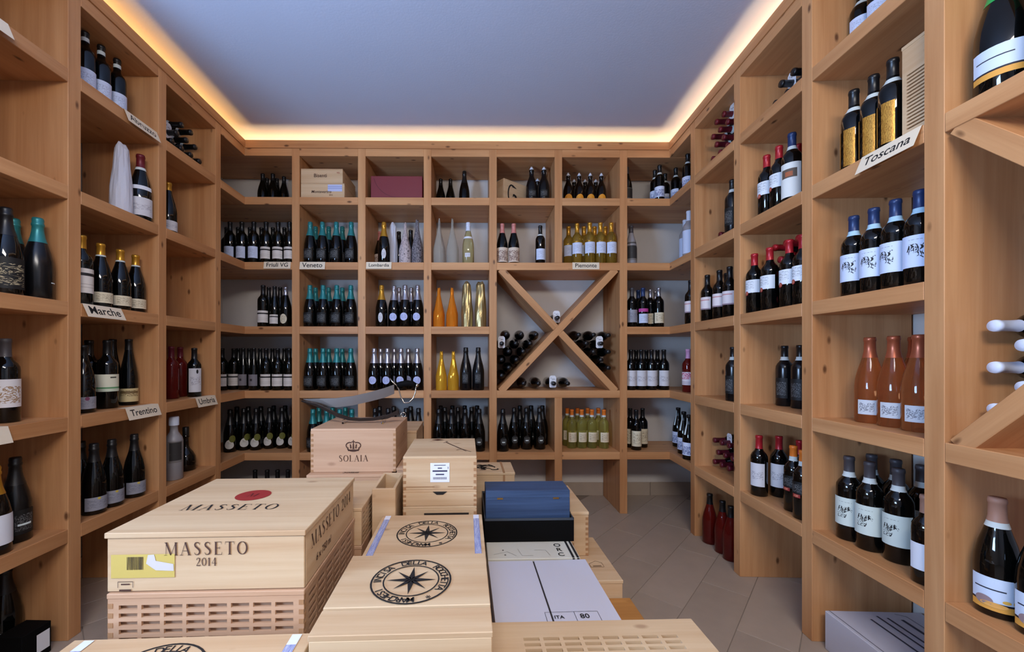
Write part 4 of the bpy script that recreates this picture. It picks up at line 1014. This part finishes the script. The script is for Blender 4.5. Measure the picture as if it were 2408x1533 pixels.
# N: pale case behind A with slotted side, S2 under the crown case
w, d, h = .455, .31, .13
cN = crate(at(-.856, -.401, 1.385, 1.385+d, .499), w, d, h, 'slotted-sided pale case behind the wax-sealed case', M_CRATE, fingers=False, side_holes=slots(6, 6, -.14, .14, -.05, .05, .84, .5))
crate(at(-.856, -.401, 1.385, 1.385+d, .0005), w, d, .498, 'tall plain case on the floor under the slotted-sided pale case', M_CRATE2, fingers=False)
w, d, h = .35, .40, .20
cS2 = crate(at(-.725, -.372, 1.715, 1.715+d, .45), w, d, h, 'brownish case with sliding lid carrying the crown-branded case', M_CRATE2, fingers=False)
printon(cS2, text('Solaia', .03, M_INK, shear=.3), 'top', 0, -.17, w, d, h)
crate(at(-.725, -.372, 1.715, 1.715+d, .0005), w, d, .449, 'tall plain case on the floor under the sliding-lid case', M_CRATE2, fingers=False)
# S: crown-branded case with the sabre on top
w, d, h = .366, .34, .188
zS = .6505
cS = crate(at(-.722, -.356, 1.752, 1.752+d, zS), w, d, h, 'pinkish finger-jointed case branded with a crown, sabre on top', M_CRATE2, fingers=True, lid=.010, lip=.0)
def romanbold(s, size, m): return serif(s, size, m, .10)
printon(cS, romanbold('SOLAIA', .027, M_INK), 'front', 0, .060, w, d, h)
crown = [arc(0, 0, .021, .013, 200, 340, .004, 10), arc(-.012, .006, .012, .010, 60, 250, .0035, 10), arc(.012, .006, .012, .010, -70, 120, .0035, 10), [(0, -.006, .006), (0, .012, .004)], [(-.006, .018, .003), (.006, .018, .003)], [(0, .010, .003), (0, .024, .003)], [(-.018, -.010, .005), (.018, -.010, .005)], [(-.008, -.004, .005), (-.010, .010, .004)], [(.008, -.004, .005), (.010, .010, .004)]]
printon(cS, strokes([[(a*1.3, b*1.3, c*1.3) for a, b, c in l] for l in crown], M_INK), 'front', 0, .108, w, d, h, 'crown_emblem')
crate(at(-.52, -.322, 2.13, 2.45, .0005), .198, .32, .76, 'narrow tall wooden case just behind the crown-branded case', M_CRATE, fingers=False)
# Q: two cases on edge beside the stack
crate(at(-.392, -.300, 1.49, 1.70, .0005), .086, .21, .662, 'narrow open-topped wooden case on edge beside slotted-sided case', M_CRATE, fingers=False, lid=0)
crate(at(-.352, -.292, 1.742, 2.06, .0005), .055, .31, .668, 'thin wooden case on edge behind the narrow open-topped one', M_CRATE2, fingers=False)
# T: stack of three finger-jointed cases with the paper sticker
xT0, xT1, yT, dT = -.284, -.004, 1.535, .34
for z0, h, lab in ((.0005, .3395, 'tall plain case on the floor under the dark-panelled case'), (.3405, .240, 'finger-jointed case with a dark panel on its front'), (.5812, .062, 'shallow finger-jointed case with small black mark'), (.6437, .127, 'finger-jointed case with pale sticker and corkscrew drawing on lid')):
    c = crate(at(xT0, xT1, yT, yT+dT, z0), .28, dT, h, lab, M_CRATE, fingers=True, lid=.010, lip=0)
    if h == .127:
        st = printon(c, quad(.073, .073, M_WPAPER, .0004), 'front', .0, .066, .28, dT, h, 'sticker')
        ln = [[(-.022, .028, .0025), (.022, .028, .0025)], [(-.008, .017, .004), (.008, .017, .004)], [(-.028, .006, .006), (.028, .006, .006)], [(-.016, -.007, .005), (.016, -.007, .005)], [(.031, .022, .002), (.031, .014, .002)]]
        ln += [[(-.024+i*.004, -.026, .002), (-.024+i*.004, -.017, .002)] for i in range(13)]
        link('sticker_print', strokes(ln, plain('sticker_ink', (70, 66, 90), .7), lift=.001), st)
        printon(c, strokes([[(-.13, 0, .0025), (-.02, 0, .0025)], [(.03, 0, .0025), (.125, 0, .0025)]], plain('faint_brand', (160, 116, 76), .8)), 'front', 0, .012, .28, dT, h, 'branded_line')
        printon(c, strokes([[(-.03, .07, .003), (-.012, .10, .003), (-.022, .11, .003)], [(-.02, .085, .006), (.05, -.05, .006)], [(.03, -.07, .004), (.05, -.05, .005), (.07, -.09, .003)], [(.05, -.05, .004), (.09, -.10, .003)]], M_INK), 'top', .03, 0, .28, dT, h, 'corkscrew_drawing')
        printon(c, pydata('lozenge', [(-.03, 0, .0005), (0, -.016, .0005), (.03, 0, .0005), (0, .016, .0005)], [(0, 1, 2, 3)], plain('dark_wax', (70, 26, 20), .5)), 'top', -.03, .135, .28, dT, h, 'lozenge_mark')
    if h == .240: printon(c, thinbox(.17, .09, .002, M_PANEL_AND_SHADE), 'front', .025, .17, .28, dT, h, 'dark_panel')
    if h == .062: printon(c, pydata('badge', [(-.028, .008, .0005), (.028, .008, .0005), (.012, -.004, .0005), (-.012, -.004, .0005)], [(3, 2, 1, 0)], M_BLACKINK), 'front', .0, .048, .28, dT, h, 'dark_mark')
# Y: case behind T with black bird emblem
cY = crate(at(-.06, .178, 1.91, 2.10, .0005), .24, .19, .60, 'tall wooden case with black emblem and strap behind the blue box', M_HONEY, fingers=False, m=None) if False else crate(at(-.06, .178, 1.91, 2.10, .0005), .24, .19, .60, 'tall honey case with black emblem and strap behind the blue box', M_CRATE, fingers=False)
printon(cY, scribble(21, .12, .09, 12, .008, M_BLACKINK), 'top', -.01, 0, .24, .19, .60, 'black_emblem')
link('strap', boxes_mesh('strap', [(.064, .074, -.0965, -.0945, .40, .602), (.064, .074, -.0965, .0965, .6005, .602)], M_ENDG), cY)
# V, U: low wide cases at the bottom right of the island
w, d, h = .43, .35, .15
crate(at(.10, .545, 1.05, 1.41, .0005), .445, .36, .298, 'honey-coloured wooden case on the floor under the white carton', M_HONEY, fingers=False)
cV = crate(at(.105, .515, 1.42, 1.76, .0005), .41, .34, .356, 'tan wooden case with house drawing beside the cream carton', M_CRATE, fingers=False)
printon(cV, strokes([[(-.03, -.02, .002), (-.03, .005, .002), (0, .025, .002), (.02, .012, .002), (.02, -.02, .002), (-.03, -.02, .002)], [(-.02, -.012, .006), (.012, -.012, .006)]], plain('pale_brown_ink', (120, 92, 66), .8)), 'top', .150, -.06, .41, .34, .356, 'house_drawing')
cU2 = crate(at(.175, .49, 1.325, 1.42, .301), .31, .10, .05, 'flat tan wooden tray jutting out beside the white carton', M_CRATE, fingers=False) if False else None
# W: finger-jointed crate right of the black box
crate(at(.372, .442, 1.60, 1.93, .3575), .07, .33, .175, 'narrow finger-jointed crate beside the black carton', M_CRATE, fingers=True)
# cartons
def carton(M, w, d, h, m, label, name='carton', cat='box', group=None):
    o = empty(name, M, label, cat, group); board('carton_body', w, d, h, (0, 0, h/2), (1, 0, 0), (0, 1, 0), o, m, .002); return o
# white two-flap carton
w, d, h = .335, .335, .148
cW = empty('carton', at(.045, .38, 1.045, 1.045+d, .2990, -.03), 'large white two-flap carton numbered 80', 'box')
board('carton_body', w, d, h, (0, 0, h/2), (1, 0, 0), (0, 1, 0), cW, M_CARTON, .002)
board('flap', w*.452, d, .003, (-w/2+w*.226, 0, h+.002), (1, 0, 0), (0, 1, 0), cW, M_CARTON, 0)
board('flap', w*.532, d, .003, (w/2-w*.266, 0, h+.0025), (1, 0, .008), (0, 1, 0), cW, M_CARTON, 0)
board('flap_gap_shade', .010, d-.002, .0006, (-w/2+w*.46, 0, h+.0008), (1, 0, 0), (0, 1, 0), cW, M_PANEL_AND_SHADE, 0)  # dark strip painting the shade in the gap between the flaps
for nm, s, x, y, sz in (('lettering', '80', .075, -.135, .026), ('lettering', 'ITA', .005, -.137, .018)): printon(cW, text(s, sz, M_BLACKINK), 'top', x, y, w, d, h+.0045, nm)
printon(cW, strokes([[(-.03, -.115, .001), (.115, -.115, .001)], [(-.03, -.115, .001), (-.03, -.155, .001)], [(.05, -.115, .001), (.05, -.155, .001)], [(.115, -.115, .001), (.115, -.155, .001)]], M_BLACKINK), 'top', 0, 0, w, d, h+.0045, 'stamp_frame')
# cream printed carton, black carton and blue wooden box
w, d, h = .325, .34, .088
cK = carton(at(.036, .361, 1.405, 1.405+d, .3570, -.02), w, d, h, M_CREAM, 'cream printed carton with black corner stripes under the black carton')
for s in (0, 1): printon(cK, quad(.008, d, M_BLACKINK, .0006), 'top', w/2-.008-.016*s, 0, w, d, h, 'black_stripe'); printon(cK, quad(.008, h, M_BLACKINK, .0006), 'front', w/2-.008-.016*s, h/2, w, d, h, 'black_stripe')
for i, ch in enumerate('CRO'): printon(cK, text(ch, .034, M_BLACKINK), 'top', w/2-.062, -.145+.035*i, w, d, h, rot=pi/2*0)
printon(cK, strokes([[(-.14, -.14, .001), (-.09, -.12, .001), (-.06, -.15, .001)], [(-.05, -.10, .001), (-.04, -.15, .001), (.0, -.15, .001)], [(.01, -.11, .001), (.05, -.11, .001), (.06, -.15, .001)], [(-.105, -.105, .006), (-.104, -.112, .006)], [(-.10, -.14, .006), (-.099, -.147, .006)]], plain('grey_print', (110, 104, 92), .7)), 'top', 0, 0, w, d, h, 'line_drawing')
w, d, h = .342, .32, .085
zK = .3570+.088+.001
cB2 = empty('carton', at(.027, .369, 1.53, 1.53+d, zK, -.02), 'open black carton tray holding the blue wooden box', 'box')
board('carton_body', w, d, h-.004, (0, 0, (h-.004)/2), (1, 0, 0), (0, 1, 0), cB2, M_BLACKBOX, .001)
link('rim', boxes_mesh('rim', [(-w/2, w/2, -d/2, -d/2+.004, h-.004, h+.004), (-w/2, w/2, d/2-.004, d/2, h-.004, h+.004), (-w/2, -w/2+.004, -d/2, d/2, h-.004, h+.004), (w/2-.004, w/2, -d/2, d/2, h-.004, h+.004)], plain('rim_grey', (60, 66, 74), .4)), cB2)
w, d, h = .325, .118, .108
cBl = empty('wooden_box', at(.0345, .3595, 1.548, 1.548+d, zK+.0815, -.02), 'blue-stained wooden box with two brass hinges', 'box')
board('body', w, d, h-.03, (0, 0, (h-.03)/2), (1, 0, 0), (0, 1, 0), cBl, M_BLUEW); board('lid', w, d, .0295, (0, 0, h-.015), (1, 0, 0), (0, 1, 0), cBl, M_BLUEW)
for s in (-1, 1): link('hinge', boxes_mesh('hinge', [(-.011, .011, -.0015, .0015, -.003, .003)], M_BRASS), cBl, Matrix.Translation((s*.108, -d/2-.001, h-.030)))
# slotted foreground case, right
w, d, h = .525, .36, .17
cF = crate(at(.035, .56, .675, .675+d, .298, -.02), w, d, h, 'foreground wooden case with slotted lid in front of white carton', M_CRATE, fingers=False, lid=.011, lid_holes=slots(8, 12, -.187, .20, -.10, .128, .80, .56))
crate(at(.035, .56, .675, .675+d, .0005, -.02), w, d, .297, 'plain wooden case on the floor under the slotted-lid case', M_CRATE2, fingers=False)
# cases and cartons on the shelves
x, y = pos('B', 754, .16)
for i, (wd, hh, nm) in enumerate(((.318, .104, 'shelf case with pale blue sticker, lower of two beside Veneto bay top'), (.305, .106, 'shelf case with red corner mark, upper of two in Veneto top cell'))):
    o = crate(Matrix.Translation((X0+T+.006+wd/2, YBK+.165, ZA+.0005+i*.105)), wd, .31, hh, nm, M_CRATE, fingers=False, lid=.008, lip=0)
    if i == 0:
        printon(o, text('Montevertro', .028, M_INK, shear=.2), 'front', -.01, .042, wd, .31, hh); printon(o, text('2015', .014, M_INK), 'front', .06, .018, wd, .31, hh)
        printon(o, quad(.105, .05, printed('blue_sticker', (190, 196, 228), bands=[(.4, .5, (150, 160, 206)), (.65, .75, (150, 160, 206))])), 'front', .09, .07, wd, .31, hh, 'sticker')
    else:
        printon(o, text('Bisenti', .036, M_INK), 'front', -.01, .055, wd, .31, hh)
        printon(o, text('VG', .016, M_REDINK), 'front', .12, .076, wd, .31, hh)
x0, y0 = pos('B', 872, .05); x1, _ = pos('B', 993, .05)
o = carton(Matrix.Translation(((x0+x1)/2, YBK+.05+.15, ZA+.0005)), x1-x0, .30, .178, M_WINEBOX, 'burgundy carton in the Lombardia top cell')
w_ = x1-x0
link('curved_seam', strokes([arc(.03, .19, .20, .175, 190, 270, .002, 14)], plain('seam', (70, 20, 28), .6)), o, frame((0, -.1513, 0), (1, 0, 0), (0, 0, 1)))
# heron crate in the cell left of Piemonte
o = crate(Matrix.Translation((.283, YBK+.20, ZA+.0005)) @ Matrix.Rotation(math.radians(38), 4, 'Z'), .26, .08, .185, 'thin wooden box with black curled bird drawing', M_CRATE, fingers=False, lid=.008, lip=0)
bird = [arc(-.02, -.005, .035, .07, 75, 260, .012, 14), [(-.012, .062, .020), (.012, .055, .010), (.03, .05, .003)], [(.0, .0, .012), (.02, -.012, .022), (.04, -.03, .012), (.055, -.06, .004)], [(.02, -.02, .006), (.018, -.065, .004)], [(.0, .0, .012), (-.005, -.02, .008)]]
printon(o, strokes(bird, M_BLACKINK), 'front', -.03, .085, .26, .08, .185, 'bird_drawing')
# upright crate beside the gold-leaf bottles
p = side_pt('R', YR3-3*P+T+.050, .03+.12, ZB+.0005)
o = crate(frame(p, -tr, -nr*-1) if False else Matrix.Translation(p) @ Matrix.Rotation(-pi/2-atan(YB), 4, 'Z'), .09, .24, .30, 'upright narrow wooden crate with slotted face beside gold-leaf bottles', M_CRATE, fingers=False, front_holes=slots(1, 16, -.035, .035, -.12, .06, .9, .45))
# white carton under the Toscana bay and black carton under the bay before Marche
x, y = pos('R', 2085, .20)
p = side_pt('R', 1.405, .20, .0005)
o = carton(Matrix.Translation(p) @ Matrix.Rotation(-atan(YB), 4, 'Z'), .36, .34, .150, M_CARTON, 'white printed carton on the floor under the Toscana bay')
tx = merge([(text(s, .022, M_BLACKINK), Matrix.Translation((0, .03-.035*i, 0))) for i, s in enumerate(('FRAGILE - VINO', 'NON CAPOVOLGERE', 'MANEGGIARE CON CURA'))], M_BLACKINK)
printon(o, strokes([[(-.14, -.10, .002), (.14, -.10, .002)], [(-.14, -.065, .012), (-.02, -.065, .012)], [(.01, -.065, .012), (.12, -.065, .012)], [(-.14, -.02, .008), (.13, -.02, .008)], [(-.13, .01, .008), (.14, .01, .008)], [(-.10, .05, .008), (.12, .05, .008)], [(.14, -.10, .002), (.155, -.07, .002)]], plain('carton_ink', (60, 62, 76), .7)), 'top', 0, 0, .36, .34, .150, 'printed_lines', rot=pi/2)
printon(o, strokes([[(0, -.17, .003), (0, .17, .003)]], plain('carton_fold', (110, 110, 120), .7)), 'top', -.165, 0, .36, .34, .150, 'flap_joint')
p = side_pt('L', 1.545, .065, .0005)
o = carton(Matrix.Translation(p) @ Matrix.Rotation(math.radians(88), 4, 'Z'), .10, .10, .12, M_BLACKBOX, 'small black carton with white label on the floor before Marche bay')
printon(o, quad(.045, .07, M_WPAPER, .0006), 'front', .02, .06, .10, .10, .12, 'label')

# ------------------------------------------------------------------ sabre on its stand
def ribbon3(name, pts, th, m):
    """curved blade: list of (x, ztop, zbottom) in XZ, thickness th along Y, thinned towards the lower edge"""
    v, f = [], []; n = len(pts)
    for x, a, b in pts: v += [(x, -th/2, a), (x, th/2, a), (x, -th*.15, b), (x, th*.15, b)]
    for i in range(n-1):
        k = 4*i; f += [(k, k+4, k+5, k+1), (k, k+2, k+6, k+4), (k+1, k+5, k+7, k+3), (k+2, k+3, k+7, k+6)]
    f += [(0, 1, 3, 2), (4*n-4, 4*n-2, 4*n-1, 4*n-3)]
    return pydata(name, v, f, m)
def tube(name, pts, r, m, n=8):
    v, f = [], []
    for i, p in enumerate(pts):
        p = Vector(p); a = Vector(pts[max(i-1, 0)]); b = Vector(pts[min(i+1, len(pts)-1)]); t = (b-a).normalized()
        s = t.cross(Vector((0, 1, 0))); s = s.normalized() if s.length > 1e-4 else Vector((1, 0, 0)); u = s.cross(t)
        rr = r[i] if isinstance(r, (list, tuple)) else r
        v += [tuple(p+s*rr*cos(2*pi*k/n)+u*rr*sin(2*pi*k/n)) for k in range(n)]
    for i in range(len(pts)-1):
        for k in range(n): f.append((i*n+k, i*n+(k+1) % n, (i+1)*n+(k+1) % n, (i+1)*n+k))
    f.append(tuple(range(n))[::-1]); f.append(tuple(range((len(pts)-1)*n, len(pts)*n)))
    return pydata(name, v, f, m, True)
YS = 1.93
def sp(px, py): # point of the sabre plane in local coordinates, base at the crate lid
    x = YS*tpx(px); return x+.53, zat(py, x, YS)-(zS+.188)-.0005
sab = empty('sabre', Matrix.Translation((-.53, YS, zS+.188+.0005)), 'broad curved sabre with knuckle guard and dark scabbard on the crown-branded case', 'sabre')
top = [(713, 938), (750, 937), (790, 936), (830, 931), (870, 922), (905, 912), (927, 904)]
bot = [(713, 940), (750, 951), (785, 958), (830, 953), (870, 944), (905, 935), (930, 926)]
link('blade', ribbon3('blade', [(sp(a, b)[0], sp(a, b)[1], sp(c, e)[1]) for (a, b), (c, e) in zip(top, bot)], .008, M_STEEL), sab)
st = [(716, 940), (750, 947), (775, 958), (800, 971), (825, 979), (850, 981.5), (880, 980), (915, 973), (940, 962)]
sb = [(716, 943), (750, 954), (775, 966), (800, 979), (825, 986), (850, 988), (880, 987), (915, 982), (946, 972)]
tag(link('scabbard', ribbon3('scabbard', [(sp(a, b)[0], sp(a, b)[1], sp(c, e)[1]) for (a, b), (c, e) in zip(st, sb)], .022, M_SCAB), sab, Matrix.Translation((0, -.03, 0))), 'dark curved scabbard')
g = [sp(*q) for q in ((917, 890), (924, 899), (933, 906), (938, 916), (942, 932), (950, 947), (962, 946), (972, 936), (977, 922), (978, 908))]
link('knuckle_guard', tube('knuckle_guard', [(a, 0, b) for a, b in g], .0032, M_BRASSY), sab)
g = [sp(*q) for q in ((934, 905), (945, 903), (958, 901), (970, 902), (978, 906))]
link('grip', tube('grip', [(a, 0, b) for a, b in g], [.012, .014, .0145, .013, .010], M_BLACKBOX, 12), sab)
a, b = sp(982, 906); link('pommel', tube('pommel', [(a-.008, 0, b), (a, 0, b), (a+.005, 0, b)], [.009, .010, .003], M_BRASSY, 10), sab)
a, b = sp(951, 973)
link('ring', tube('ring', [(a+.011*cos(t*pi/8), -.03, b+.011*sin(t*pi/8)) for t in range(17)], .0018, M_BRASSY, 6), sab)
for px in (815, 905):
    a, b = sp(px, 984 if px == 815 else 979)
    link('stand_foot', boxes_mesh('stand_foot', [(a-.004, a+.004, -.055, .01, 0, max(b, .004))], M_ACRYL), sab)

# ------------------------------------------------------------------ region cards folded over the shelf edges
def card(side, px0, px1, zt, word, label, tilt=24, size=None, h=.060):
    xa_, ya_ = pos(side, px0, -.001); xb_, yb_ = pos(side, px1, -.001)
    A, B_ = Vector((xa_, ya_, 0)), Vector((xb_, yb_, 0)); u = (B_-A); w = u.length; u.normalize(); c = (A+B_)/2
    out = Vector((u.y, -u.x, 0))
    o = empty('region_card', Matrix(((u.x, -out.x, 0, c.x), (u.y, -out.y, 0, c.y), (0, 0, 1, zt), (0, 0, 0, 1))), label, 'sign', 'region cards folded over the shelf edges')
    t = math.radians(tilt)
    board('top_flap', w, .035, .0007, (0, .0165, .0008), (1, 0, 0), (0, 1, 0), o, M_PAPER, 0)
    M = frame((0, -.0012-sin(t)*h/2, .0008-cos(t)*h/2), (1, 0, 0), (0, sin(t), cos(t)))
    f_ = link('front_flap', boxmesh(w, h, .0007, M_PAPER, 0), o, M)
    if word:
        me = text(word, size or h*.95, M_BLACKINK, lift=.0006); xs = [v.co.x for v in me.vertices]; k = min(1, w*.80/(max(xs)-min(xs)))
        link('lettering', me, f_, Matrix.Scale(k, 4) @ Matrix.Translation((0, .002, 0)))
card('L', 291, 368, ZA, 'Abruzzo', 'cream card lettered Abruzzo on the upper edge of a rack shelf', 22)
card('L', 193, 284, ZC, 'Marche', 'cream card lettered Marche under gold-capped bottles', 24)
card('L', 294, 371, ZD, 'Trentino', 'cream card lettered Trentino below slim tan-label bottles', 18)
card('L', 459, 505, ZD, 'Umbria', 'cream card lettered Umbria beside the dark red bottles', 18)
card('L', -40, 18, ZA, '', 'blank-looking cream card end at the upper left frame edge', 22)
card('L', -60, 18, ZD, '', 'blank-looking cream card end below the flower-sprig label bottle', 18)
card('B', 621, 684, ZB, 'Friuli VG', 'small cream card lettered Friuli VG', 8, h=.052)
card('B', 705.5, 765, ZB, 'Veneto', 'small cream card lettered Veneto', 10, h=.056)
card('B', 861.5, 921, ZB, 'Lombardia', 'small cream card lettered Lombardia', 10, h=.052)
card('B', 1346, 1409, ZB, 'Piemonte', 'small cream card lettered Piemonte', 3, h=.050)
card('R', 2028, 2169, ZB, 'Toscana', 'large cream card lettered Toscana under gold-leaf bottles', 22, h=.066)

# ------------------------------------------------------------------ labels: one for each bottle
ORD = ['leftmost', 'second from left', 'third from left', 'fourth from left', 'fifth from left', 'sixth from left', 'seventh from left', 'eighth from left', 'ninth from left', 'tenth from left', 'eleventh from left', 'twelfth from left', 'thirteenth from left', 'fourteenth from left', 'fifteenth from left']
from collections import defaultdict
cell = defaultdict(list)
for e in ENTRIES: cell[(e[1], e[2], e[3], e[4])].append(e)
rows = defaultdict(set)
for (dsc, rw, by, si) in cell: rows[(dsc, by, si)].add(rw)
for (dsc, rw, by, si), es in cell.items():
    es.sort(key=lambda e: (round(e[5]), e[0].matrix_world.translation.z))
    for i, e in enumerate(es):
        s = dsc
        if len(es) > 1: s += ', '+ORD[i]
        if rw and len(rows[(dsc, by, si)]) > 1: s += (', ' if len(es) > 1 else ' in ')+rw
        s += ', '+by+(' floor' if si == 5 else ('' if 'crossed' in by else ' '+SHW[si]))
        if 'crossed' in dsc or 'triangle' in dsc or 'above the cross' in dsc: s = dsc+((', '+ORD[i]) if len(es) > 1 else '')
        e[0]['label'] = s
        e[0]['group'] = 'bottles in '+by+(' on the floor' if si == 5 else ('' if 'crossed' in by else ', '+SHW[si]))
